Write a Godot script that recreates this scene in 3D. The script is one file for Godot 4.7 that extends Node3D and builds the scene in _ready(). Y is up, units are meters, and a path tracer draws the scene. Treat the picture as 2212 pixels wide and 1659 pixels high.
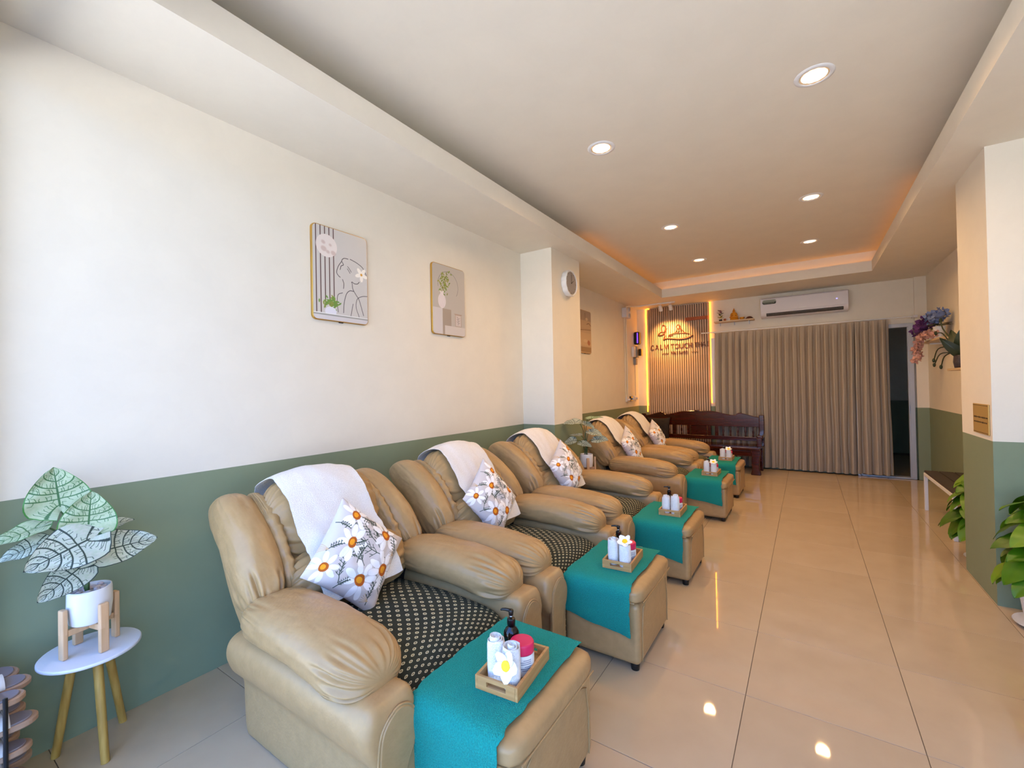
extends Node3D
# A massage parlour seen from its open shop front: five recliners with footstools along the left wall.
# x runs to the right, y up, the room goes back along -z. The camera stands in the doorway at z = 0.

var M := {}          # materials
var used := {}       # names taken at top level
var rng := RandomNumberGenerator.new()

func _ready():
	rng.seed = 7
	set_view()
	make_materials()
	build_room()
	build_seating()
	build_small_things()

# ---------------------------------------------------------------- camera, sky, exposure
func set_view():
	var cam := Camera3D.new()
	cam.name = "camera"
	cam.position = Vector3(0, 1.4, 0)
	cam.basis = Basis(Vector3.UP, 0.591714) * Basis(Vector3.RIGHT, 0.0086728) * Basis(Vector3.BACK, -0.0197923)
	cam.fov = 2.0 * rad_to_deg(atan(829.5 / 944.96))
	cam.near = 0.05
	cam.far = 200.0
	add_child(cam)
	cam.current = true
	var sm := ProceduralSkyMaterial.new()
	sm.sky_top_color = Color(0.37, 0.58, 0.95)
	sm.sky_horizon_color = Color(0.66, 0.82, 1.0)
	sm.sky_curve = 0.25
	sm.ground_bottom_color = Color(0.45, 0.45, 0.44)
	sm.ground_horizon_color = Color(0.8, 0.82, 0.84)
	sm.sun_angle_max = 1.0
	var sky := Sky.new()
	sky.sky_material = sm
	var env := Environment.new()
	env.background_mode = Environment.BG_SKY
	env.sky = sky
	env.background_energy_multiplier = SKY
	env.tonemap_mode = Environment.TONE_MAPPER_LINEAR
	env.tonemap_exposure = EXPOSURE
	env.sdfgi_enabled = true
	env.ssao_enabled = true
	env.ssil_enabled = true
	# high sun behind the building: it lights the street outside, which throws light up at the ceiling
	var sun := DirectionalLight3D.new()
	sun.name = "sun"
	sun.light_color = Color(1.0, 0.95, 0.87)
	sun.light_energy = SUN
	sun.light_angular_distance = 0.53
	sun.shadow_enabled = true
	sun.sky_mode = DirectionalLight3D.SKY_MODE_LIGHT_ONLY
	sun.basis = Basis.looking_at(Vector3(0.22, -0.86, 0.46), Vector3.RIGHT)
	add_child(sun)
	var we := WorldEnvironment.new()
	we.name = "world_environment"
	we.environment = env
	add_child(we)

const SKY := 6.3
const SUN := 33.0
const EXPOSURE := 0.93
const LAMP := 1.5           # each ceiling downlight
const WARM := Color(1.0, 0.79, 0.53)
const AMBER := Color(1.0, 0.62, 0.16)

# ---------------------------------------------------------------- scene tree helpers
func numbered(called):
	if not used.has(called):
		used[called] = 0
		return called
	used[called] += 1
	return "%s_%03d" % [called, used[called]]

func thing(called, label, category, at = Vector3.ZERO, group = "", turn = 0.0):
	var o := Node3D.new()
	o.name = numbered(called)
	add_child(o)
	o.position = at
	o.rotation.y = turn
	tag(o, label, category, group)
	return o

func tag(o, label, category, group = ""):
	o.set_meta("label", label)
	o.set_meta("category", category)
	if group != "":
		o.set_meta("group", group)

func struct(called, at = Vector3.ZERO):
	var o := Node3D.new()
	o.name = numbered(called)
	add_child(o)
	o.position = at
	o.set_meta("kind", "structure")
	return o

func part(parent, called, mesh, mat, at = Vector3.ZERO, rot = Vector3.ZERO):
	var o := MeshInstance3D.new()
	o.name = called
	o.mesh = mesh
	o.material_override = mat
	parent.add_child(o, true)
	o.position = at
	o.rotation = rot
	return o

func single(called, mesh, mat, label, category, at = Vector3.ZERO, group = "", rot = Vector3.ZERO):
	var o := MeshInstance3D.new()
	o.name = numbered(called)
	o.mesh = mesh
	o.material_override = mat
	add_child(o)
	o.position = at
	o.rotation = rot
	tag(o, label, category, group)
	return o

func copy(src, label, at, group = ""):
	var c = src.duplicate()
	var base = String(src.name).rstrip("0123456789").trim_suffix("_")
	c.name = numbered(base)
	add_child(c)
	c.position = at
	c.set_meta("label", label)
	if group != "":
		c.set_meta("group", group)
	return c

# ---------------------------------------------------------------- mesh helpers
func to_mesh(v: PackedVector3Array, n: PackedVector3Array, uv: PackedVector2Array, ix: PackedInt32Array, closed := true):
	if closed:
		var vol := 0.0
		for k in range(0, ix.size(), 3):
			vol += v[ix[k]].dot(v[ix[k + 1]].cross(v[ix[k + 2]]))
		if vol > 0.0:      # front faces run clockwise
			for k in range(0, ix.size(), 3):
				var t = ix[k + 1]; ix[k + 1] = ix[k + 2]; ix[k + 2] = t
	var arr := []
	arr.resize(Mesh.ARRAY_MAX)
	arr[Mesh.ARRAY_VERTEX] = v
	if n.is_empty():
		n.resize(v.size())
		n.fill(Vector3.ZERO)
		for k in range(0, ix.size(), 3):
			var f = (v[ix[k + 2]] - v[ix[k]]).cross(v[ix[k + 1]] - v[ix[k]])
			n[ix[k]] += f; n[ix[k + 1]] += f; n[ix[k + 2]] += f
		for k in n.size():
			n[k] = n[k].normalized() if n[k].length_squared() > 1e-20 else Vector3.UP
	arr[Mesh.ARRAY_NORMAL] = n
	if not uv.is_empty():
		arr[Mesh.ARRAY_TEX_UV] = uv
	arr[Mesh.ARRAY_INDEX] = ix
	var m := ArrayMesh.new()
	m.add_surface_from_arrays(Mesh.PRIMITIVE_TRIANGLES, arr)
	return m

# surface f(u, v) on an nu x nv grid; wrap joins v = 1 to v = 0 with shared normals
func surf(nu: int, nv: int, f: Callable, wrap := false, closed := true):
	var v := PackedVector3Array(); var uv := PackedVector2Array(); var ix := PackedInt32Array()
	for i in nu + 1:
		for j in nv + 1:
			var a := float(i) / nu
			var b := float(j) / nv
			v.append(f.call(a, b))
			uv.append(Vector2(a, b))
	var w := nv + 1
	for i in nu:
		for j in nv:
			var p := i * w + j
			ix.append_array([p, p + w, p + 1, p + 1, p + w, p + w + 1])
	var n := PackedVector3Array()
	n.resize(v.size()); n.fill(Vector3.ZERO)
	if closed:
		var vol := 0.0
		for k in range(0, ix.size(), 3):
			vol += v[ix[k]].dot(v[ix[k + 1]].cross(v[ix[k + 2]]))
		if vol > 0.0:
			for k in range(0, ix.size(), 3):
				var t = ix[k + 1]; ix[k + 1] = ix[k + 2]; ix[k + 2] = t
	for k in range(0, ix.size(), 3):
		var g = (v[ix[k + 2]] - v[ix[k]]).cross(v[ix[k + 1]] - v[ix[k]])
		n[ix[k]] += g; n[ix[k + 1]] += g; n[ix[k + 2]] += g
	if wrap:
		for i in nu + 1:
			var s = n[i * w] + n[i * w + nv]
			n[i * w] = s; n[i * w + nv] = s
	for k in n.size():
		n[k] = n[k].normalized() if n[k].length_squared() > 1e-24 else Vector3.UP
	return to_mesh(v, n, uv, ix, false)

# cloth: a sheet f(u, v) given real thickness, its four edges closed
func sheet(nu: int, nv: int, f: Callable, th: float):
	var P := []
	for i in nu + 1:
		var row := PackedVector3Array()
		for j in nv + 1:
			row.append(f.call(float(i) / nu, float(j) / nv))
		P.append(row)
	var v := PackedVector3Array(); var uv := PackedVector2Array(); var ix := PackedInt32Array()
	var w := nv + 1
	for side in 2:
		for i in nu + 1:
			for j in nv + 1:
				var du = P[min(i + 1, nu)][j] - P[max(i - 1, 0)][j]
				var dv = P[i][min(j + 1, nv)] - P[i][max(j - 1, 0)]
				var nn = dv.cross(du).normalized()
				var edge = 0.35 if (i == 0 or j == 0 or i == nu or j == nv) else 1.0
				v.append(P[i][j] + nn * th * 0.5 * edge * (1.0 if side == 0 else -1.0))
				uv.append(Vector2(float(i) / nu, float(j) / nv))
	var o := (nu + 1) * w
	for i in nu:
		for j in nv:
			var p := i * w + j
			ix.append_array([p, p + w, p + 1, p + 1, p + w, p + w + 1])
			ix.append_array([o + p, o + p + 1, o + p + w, o + p + 1, o + p + w + 1, o + p + w])
	for i in nu:
		for j in [0, nv]:
			var p = i * w + j
			if j == 0: ix.append_array([p, o + p, p + w, p + w, o + p, o + p + w])
			else: ix.append_array([p, p + w, o + p, p + w, o + p + w, o + p])
	for j in nv:
		for i in [0, nu]:
			var p = i * w + j
			if i == 0: ix.append_array([p, p + 1, o + p, p + 1, o + p + 1, o + p])
			else: ix.append_array([p, o + p, p + 1, p + 1, o + p, o + p + 1])
	return to_mesh(v, PackedVector3Array(), uv, ix)

# box with rounded edges, centred
func rbox(sx: float, sy: float, sz: float, r := 0.004, seg := 2):
	var h := Vector3(sx, sy, sz) * 0.5
	r = min(r, min(h.x, min(h.y, h.z)) * 0.99)
	var steps := []
	for c in 3:
		var s := []
		for k in seg + 1:
			s.append(-h[c] + r * (1.0 - cos(PI * 0.5 * k / seg)))
		for k in seg + 1:
			s.append(h[c] - r * (1.0 - cos(PI * 0.5 * (seg - k) / seg)))
		steps.append(s)
	var v := PackedVector3Array(); var n := PackedVector3Array(); var uv := PackedVector2Array(); var ix := PackedInt32Array()
	for ax in 3:
		var a := (ax + 1) % 3
		var b := (ax + 2) % 3
		for sgn in [-1.0, 1.0]:
			var o := v.size()
			var w: int = steps[b].size()
			for i in steps[a].size():
				for j in w:
					var p := Vector3.ZERO
					p[ax] = sgn * h[ax]; p[a] = steps[a][i]; p[b] = steps[b][j]
					var inner := Vector3(clamp(p.x, -h.x + r, h.x - r), clamp(p.y, -h.y + r, h.y - r), clamp(p.z, -h.z + r, h.z - r))
					var d = (p - inner).normalized()
					v.append(inner + d * r); n.append(d)
					uv.append(Vector2(steps[a][i], steps[b][j]))
			for i in steps[a].size() - 1:
				for j in w - 1:
					var p = o + i * w + j
					if sgn > 0: ix.append_array([p, p + 1, p + w, p + 1, p + w + 1, p + w])
					else: ix.append_array([p, p + w, p + 1, p + 1, p + w, p + w + 1])
	return to_mesh(v, n, uv, ix)

func boxm(sx: float, sy: float, sz: float):
	var b := BoxMesh.new()
	b.size = Vector3(sx, sy, sz)
	return b

# turned solid: profile of (radius, height) about y
func lathe(profile: Array, n := 24):
	var pts := []
	for k in profile.size():
		pts.append(profile[k])
	return surf(pts.size() - 1, n, func(u, b):
		var i = int(round(u * (pts.size() - 1)))
		var a = b * TAU
		return Vector3(pts[i].x * cos(a), pts[i].y, pts[i].x * sin(a)), true)

# smooth profile through control points
func smooth2(c: Array, per := 5, loop := false):
	var out := []
	var n := c.size()
	var last = n if loop else n - 1
	for i in last:
		var p0 = c[(i - 1 + n) % n] if loop or i > 0 else c[0] * 2.0 - c[1]
		var p1 = c[i]
		var p2 = c[(i + 1) % n]
		var p3 = c[(i + 2) % n] if loop or i + 2 < n else c[n - 1] * 2.0 - c[n - 2]
		for k in per:
			var t := float(k) / per
			out.append(p1.cubic_interpolate(p2, p0, p3, t))
	if not loop:
		out.append(c[n - 1])
	return out

# tube along points with a radius for each (or one radius)
func tube(pts: Array, rad, n := 10, capped := true):
	var N := pts.size()
	var T := []
	for i in N:
		T.append((pts[min(i + 1, N - 1)] - pts[max(i - 1, 0)]).normalized())
	var a0 = T[0].cross(Vector3.UP)
	if a0.length() < 0.1: a0 = T[0].cross(Vector3.RIGHT)
	a0 = a0.normalized()
	var F := []
	for i in N:
		a0 = (a0 - T[i] * a0.dot(T[i])).normalized()
		F.append([a0, T[i].cross(a0)])
	var rr := []
	for i in N:
		rr.append(rad[i] if rad is Array else rad)
	var rings := []
	if capped: rings.append([0, 0.0])
	for i in N: rings.append([i, rr[i]])
	if capped: rings.append([N - 1, 0.0])
	return surf(rings.size() - 1, n, func(u, b):
		var g = rings[int(round(u * (rings.size() - 1)))]
		var i = g[0]
		var a = b * TAU
		return pts[i] + (F[i][0] * cos(a) + F[i][1] * sin(a)) * g[1], true)

# polygon in xy, thickness along z (centred), edges bevelled by b
func plate(poly: PackedVector2Array, depth: float, b := 0.0, scale_uv := 1.0):
	if Geometry2D.is_polygon_clockwise(poly):
		poly.reverse()
	var rings := []
	var inner := poly
	if b > 0.0:
		inner = PackedVector2Array()
		var n := poly.size()
		for i in n:
			var e1 = (poly[i] - poly[(i - 1 + n) % n]).normalized()
			var e2 = (poly[(i + 1) % n] - poly[i]).normalized()
			var nn = Vector2(-e1.y - e2.y, e1.x + e2.x).normalized()
			inner.append(poly[i] + nn * b)
		rings = [[inner, depth * 0.5], [poly, depth * 0.5 - b], [poly, -depth * 0.5 + b], [inner, -depth * 0.5]]
	else:
		rings = [[poly, depth * 0.5], [poly, -depth * 0.5]]
	var v := PackedVector3Array(); var uv := PackedVector2Array(); var ix := PackedInt32Array()
	var tri := Geometry2D.triangulate_polygon(inner)
	for s in [1.0, -1.0]:
		var o := v.size()
		for p in inner:
			v.append(Vector3(p.x, p.y, depth * 0.5 * s)); uv.append(p * scale_uv)
		for k in range(0, tri.size(), 3):
			var A = inner[tri[k]]; var B = inner[tri[k + 1]]; var C = inner[tri[k + 2]]
			var ccw = (B - A).cross(C - A) > 0.0
			if ccw == (s > 0.0): ix.append_array([o + tri[k], o + tri[k + 2], o + tri[k + 1]])
			else: ix.append_array([o + tri[k], o + tri[k + 1], o + tri[k + 2]])
	var n := poly.size()
	for r in rings.size() - 1:
		var P = rings[r]; var Q = rings[r + 1]
		for i in n:
			var j := (i + 1) % n
			var o := v.size()
			v.append(Vector3(P[0][i].x, P[0][i].y, P[1])); v.append(Vector3(P[0][j].x, P[0][j].y, P[1]))
			v.append(Vector3(Q[0][i].x, Q[0][i].y, Q[1])); v.append(Vector3(Q[0][j].x, Q[0][j].y, Q[1]))
			for q in 4: uv.append(Vector2(v[o + q].x, v[o + q].y) * scale_uv)
			ix.append_array([o, o + 1, o + 2, o + 1, o + 3, o + 2])
	return to_mesh(v, PackedVector3Array(), uv, ix, false)

func rrect(w: float, h: float, r: float, n := 5):
	var p := PackedVector2Array()
	for c in [[1, 1, 0.0], [-1, 1, 90.0], [-1, -1, 180.0], [1, -1, 270.0]]:
		for k in n + 1:
			var a = deg_to_rad(c[2] + 90.0 * k / n)
			p.append(Vector2(c[0] * (w * 0.5 - r) + r * cos(a), c[1] * (h * 0.5 - r) + r * sin(a)))
	return p

func join(list: Array):           # [mesh, transform] pairs that belong to one piece
	var st := SurfaceTool.new()
	st.begin(Mesh.PRIMITIVE_TRIANGLES)
	for e in list:
		st.append_from(e[0], 0, e[1])
	return st.commit()

func at(p: Vector3, rot := Vector3.ZERO, s := Vector3.ONE):
	return Transform3D(Basis.from_euler(rot).scaled_local(s), p)

func sgnpow(a: float, e: float):
	return sign(a) * pow(abs(a), e)

# soft upholstered bolster along its own z, half sizes hx, hy, hz; gathers crease its ends
func bolster(hx: float, hy: float, hz: float, sq := 0.75, endsq := 0.5, gather0 := 0.0, gather1 := 0.0, folds := 20, seedv := 0, body := 0.004, bend = null):
	var nz := FastNoiseLite.new()
	nz.seed = seedv
	nz.frequency = 5.0
	var nu := 56
	var nv := 120
	var rs := RandomNumberGenerator.new()
	rs.seed = seedv * 31 + 5
	var cr := []           # creases: angle, where each begins, depth, width, end
	for e in 2:
		var g = [gather0, gather1][e]
		if g <= 0.0: continue
		for k in folds:
			cr.append([TAU * (k + rs.randf_range(-0.3, 0.3)) / folds, rs.randf_range(0.30, 0.74), g * rs.randf_range(0.5, 1.3), rs.randf_range(0.045, 0.10), -1.0 if e == 0 else 1.0, rs.randf_range(-0.35, 0.35)])
	return surf(nu, nv, func(u, b):
		var t = -cos(u * PI)
		var r = pow(max(0.0, 1.0 - pow(abs(t), 2.0 / endsq)), endsq * 0.5 + 0.12)
		if u == 0.0 or u == 1.0: r = 0.0
		var a = b * TAU
		var fold = 1.0
		for q in cr:
			var tt = t * q[4]
			if tt < q[1]: continue
			var da = wrapf(a - q[0] - q[5] * (tt - 0.8), -PI, PI)
			if abs(da) > 0.4: continue
			var s = smoothstep(q[1], q[1] + 0.25, tt)
			fold -= q[2] * s * (exp(-pow(da / q[3], 2.0)) - 0.45 * exp(-pow((abs(da) - q[3] * 2.1) / (q[3] * 1.3), 2.0)))
		var x = sgnpow(cos(a), sq) * hx * r * fold
		var y = sgnpow(sin(a), sq) * hy * r * fold
		var p = Vector3(x, y, t * hz)
		var k = nz.get_noise_3d(p.x * 2.2 + seedv, p.y * 2.2, p.z * 1.1)
		p += Vector3(cos(a), sin(a), 0.0) * k * body * 2.4 * r
		if bend != null: p = bend.call(p)
		return p, true)

func noise_tex(freq: float, a: Color, b: Color, size := 256, oct := 4, seedv := 1, stretch := 0):
	var n := FastNoiseLite.new()
	n.seed = seedv
	n.frequency = freq
	n.fractal_octaves = oct
	var img := Image.create(size, size, false, Image.FORMAT_RGB8)
	for y in size:
		for x in size:
			var fx = x * (1.0 if stretch != 2 else 0.08)
			var fy = y * (1.0 if stretch != 1 else 0.08)
			# blend across the border so that it tiles
			var k = 0.5 + 0.75 * n.get_noise_2d(fx, fy)
			var bx = smoothstep(0.8, 1.0, float(x) / size)
			var by = smoothstep(0.8, 1.0, float(y) / size)
			if bx > 0.0: k = lerp(k, 0.5 + 0.75 * n.get_noise_2d(fx - size * (1.0 if stretch != 2 else 0.08), fy), bx)
			if by > 0.0: k = lerp(k, 0.5 + 0.75 * n.get_noise_2d(fx, fy - size * (1.0 if stretch != 1 else 0.08)), by)
			img.set_pixel(x, y, a.lerp(b, clamp(k, 0.0, 1.0)))
	return ImageTexture.create_from_image(img)

func bump_tex(freq: float, size := 256, oct := 4, seedv := 1, depth := 4.0, cell := false):
	var n := FastNoiseLite.new()
	n.seed = seedv
	n.frequency = freq
	n.fractal_octaves = oct
	if cell:
		n.noise_type = FastNoiseLite.TYPE_CELLULAR
	var im := n.get_seamless_image(size, size)
	im.bump_map_to_normal_map(depth)
	return ImageTexture.create_from_image(im)

func mat(c: Color, rough := 0.6, metal := 0.0):
	var m := StandardMaterial3D.new()
	m.albedo_color = c
	m.roughness = rough
	m.metallic = metal
	return m

func grained(c: Color, rough: float, tex, tile: float, nrm = null, nscale := 0.3):
	var m = mat(c, rough)
	m.uv1_triplanar = true
	m.uv1_scale = Vector3.ONE * tile
	if tex: m.albedo_texture = tex
	if nrm:
		m.normal_enabled = true
		m.normal_texture = nrm
		m.normal_scale = nscale
	return m

func glow(c: Color, e: float):
	var m = mat(c, 0.5)
	m.emission_enabled = true
	m.emission = c
	m.emission_energy_multiplier = e
	return m

# ---------------------------------------------------------------- materials and prints
func blob(img: Image, c: Vector2, r: Vector2, ang: float, col: Color, soft := 1.2):
	var R = max(r.x, r.y) + soft + 1.0
	var ca := cos(ang); var sa := sin(ang)
	for y in range(max(0, int(c.y - R)), min(img.get_height(), int(c.y + R) + 1)):
		for x in range(max(0, int(c.x - R)), min(img.get_width(), int(c.x + R) + 1)):
			var d := Vector2(x + 0.5, y + 0.5) - c
			var q := Vector2(d.x * ca + d.y * sa, -d.x * sa + d.y * ca)
			var e = (Vector2(q.x / r.x, q.y / r.y).length() - 1.0) * min(r.x, r.y)
			var k = clamp(0.5 - e / soft, 0.0, 1.0) * col.a
			if k > 0.0:
				var o := img.get_pixel(x, y)
				img.set_pixel(x, y, o.lerp(Color(col.r, col.g, col.b), k))

func stroke(img: Image, pts: Array, w: float, col: Color):
	for i in pts.size() - 1:
		var A: Vector2 = pts[i]; var B: Vector2 = pts[i + 1]
		var x0 = int(min(A.x, B.x) - w - 2); var x1 = int(max(A.x, B.x) + w + 2)
		var y0 = int(min(A.y, B.y) - w - 2); var y1 = int(max(A.y, B.y) + w + 2)
		for y in range(max(0, y0), min(img.get_height(), y1 + 1)):
			for x in range(max(0, x0), min(img.get_width(), x1 + 1)):
				var p := Vector2(x + 0.5, y + 0.5)
				var d = p.distance_to(Geometry2D.get_closest_point_to_segment(p, A, B))
				var k = clamp(w * 0.5 + 0.5 - d, 0.0, 1.0) * col.a
				if k > 0.0:
					img.set_pixel(x, y, img.get_pixel(x, y).lerp(Color(col.r, col.g, col.b), k))

func curve(img: Image, c: Array, w: float, col: Color):
	stroke(img, smooth2(c, 8), w, col)

func canvas(w: int, h: int, c: Color):
	var i := Image.create(w, h, false, Image.FORMAT_RGB8)
	i.fill(c)
	return i

func tex(i: Image):
	return ImageTexture.create_from_image(i)

func seat_cloth_tex():          # dark woven cloth with rows of small cream lozenge flowers
	var s := 128
	var img = canvas(s, s, Color(0.125, 0.135, 0.10))
	var n := FastNoiseLite.new(); n.frequency = 0.22; n.seed = 3
	for y in s:
		for x in s:
			var k = 0.5 + 0.5 * n.get_noise_2d(x, y * 2.3)
			var d = 1.0 if ((x + y) / 4) % 4 == 0 or ((x - y + 512) / 4) % 4 == 0 else 0.0
			img.set_pixel(x, y, Color(0.095, 0.115, 0.08).lerp(Color(0.26, 0.285, 0.20), clamp(k * 0.45 + d * 0.18, 0.0, 1.0)))
	for c in [Vector2(32, 32), Vector2(96, 96)]:
		for y in range(-30, 31):
			for x in range(-30, 31):
				var q := Vector2(abs(x), abs(y))
				var e = max((q.x + q.y) * 0.72, max(q.x, q.y) * 1.0)
				var col = null
				if e < 25.5 and e >= 21.5: col = Color(0.09, 0.10, 0.08)
				elif e < 21.5 and e >= 12.5: col = Color(0.83, 0.80, 0.66)
				elif e < 12.5:
					col = Color(0.20, 0.19, 0.13)
					if (q.x < 3.0 or q.y < 3.0) and e > 4.0: col = Color(0.74, 0.68, 0.48)
					if e < 2.6: col = Color(0.45, 0.25, 0.15)
				if col != null: img.set_pixel(int(c.x) + x, int(c.y) + y, col)
	return tex(img)

func daisy(img, c: Vector2, r: float, ang: float, squash := 1.0):
	for k in 8:
		var a = ang + TAU * k / 8.0 + 0.12 * sin(k * 2.7)
		var d := Vector2(cos(a), sin(a) * squash)
		blob(img, c + d * r * 0.66, Vector2(r * 0.37, r * 0.185), atan2(d.y, d.x), Color(0.80, 0.77, 0.75, 0.7), 3.0)
		blob(img, c + d * r * 0.65, Vector2(r * 0.35, r * 0.17), atan2(d.y, d.x), Color(0.985, 0.98, 0.975), 2.0)
	blob(img, c, Vector2(r * 0.30, r * 0.30 * squash), 0.0, Color(0.72, 0.36, 0.07), 2.0)
	blob(img, c + Vector2(0, -r * 0.03), Vector2(r * 0.17, r * 0.17 * squash), 0.0, Color(0.96, 0.63, 0.10), 2.0)

func sprig(img, p: Vector2, ang: float, ln: float):
	var col := Color(0.27, 0.32, 0.27)
	var pts := []
	for k in 7:
		var t := k / 6.0
		pts.append(p + Vector2(cos(ang + 0.25 * t), sin(ang + 0.25 * t)) * ln * t)
	stroke(img, pts, 5.0, col)
	for k in range(2, 7):
		for s in [-1, 1]:
			var a = ang + s * 0.75
			var q = pts[k] + Vector2(cos(a), sin(a)) * ln * 0.24
			stroke(img, [pts[k], q], 3.8, col)
			stroke(img, [pts[k].lerp(q, 0.55), pts[k].lerp(q, 0.55) + Vector2(cos(ang), sin(ang)) * ln * 0.10], 3.4, col)

func cushion_tex():
	var img = canvas(512, 512, Color(0.835, 0.80, 0.785))
	for e in [[40, 190, -0.5, 130], [330, 70, 0.6, 130], [300, 400, -1.75, 230], [330, 330, -0.8, 140], [110, 480, -1.2, 150], [455, 450, -1.6, 170], [190, 280, -1.0, 110], [480, 170, 1.9, 140], [170, 110, 0.9, 110]]:
		sprig(img, Vector2(e[0], e[1]), e[2], e[3])
	for e in [[110, 300, 112, 0.2, 1.0], [270, 150, 112, 0.5, 0.75], [440, 110, 105, 0.9, 0.9], [230, 420, 118, 0.1, 1.0], [430, 350, 112, 0.7, 1.0], [85, 70, 90, 0.4, 0.9]]:
		daisy(img, Vector2(e[0], e[1]), e[2], e[3], e[4])
	for e in [[345, 290, -1.3, 110], [20, 420, -0.4, 110], [335, 500, -0.9, 120], [170, 30, 0.5, 90], [500, 270, -2.3, 110], [10, 190, 0.3, 80], [345, 10, 1.3, 80], [185, 230, -0.2, 90], [110, 500, -0.7, 90], [330, 230, -2.6, 70]]:
		sprig(img, Vector2(e[0], e[1]), e[2], e[3])
	for e in [[350, 470], [180, 40], [40, 420]]:
		for k in 5:
			stroke(img, [Vector2(e[0], e[1]), Vector2(e[0] - 26 + 13 * k, e[1] - 52 + 4 * abs(k - 2))], 3.4, Color(0.80, 0.68, 0.52))
	return tex(img)

func leaf_tex(pale: Color, vein: Color, rim: Color, w: float):
	# u runs across the leaf, v from stalk to tip
	var img = canvas(256, 256, pale)
	var n := FastNoiseLite.new(); n.frequency = 0.05; n.seed = 11
	for y in 256:
		for x in 256:
			var k = 0.5 + 0.5 * n.get_noise_2d(x, y)
			img.set_pixel(x, y, pale.lerp(Color(pale.r * 0.82, pale.g * 0.93, pale.b * 0.80), k * 0.8))
	var rs := RandomNumberGenerator.new(); rs.seed = 17
	for k in 6:
		var t := 42.0 + k * 32.0
		for s in [-1.0, 1.0]:
			var a := Vector2(128, t + rs.randf_range(-5, 5))
			var b := a + Vector2(s * 55, 6.0 + 4.0 * k)
			var c := a + Vector2(s * 122, 30.0 + 8.0 * k)
			if k == 0:
				b = a + Vector2(s * 50, -18); c = a + Vector2(s * 118, -26)
			curve(img, [a, b, c], w, vein)
			for q in 7:
				var p = a.lerp(b, 0.25 + 0.25 * q) if q < 3 else b.lerp(c, 0.18 * (q - 2))
				var r = p + Vector2(s * rs.randf_range(-4, 14), rs.randf_range(16, 30) * (1.0 if rs.randf() > 0.25 else -0.6))
				curve(img, [p, p.lerp(r, 0.5) + Vector2(rs.randf_range(-4, 4), 0), r], w * 0.42, vein)
				if rs.randf() > 0.4: stroke(img, [r, r + Vector2(s * rs.randf_range(8, 18), rs.randf_range(-4, 6))], w * 0.36, vein)
	stroke(img, [Vector2(128, 30), Vector2(128, 250)], w * 1.7, vein)
	for y in 256:
		for x in 256:
			var e = min(min(x, 255 - x), 255 - y)
			if e < 6: img.set_pixel(x, y, img.get_pixel(x, y).lerp(rim, 0.9))
	return tex(img)

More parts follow.
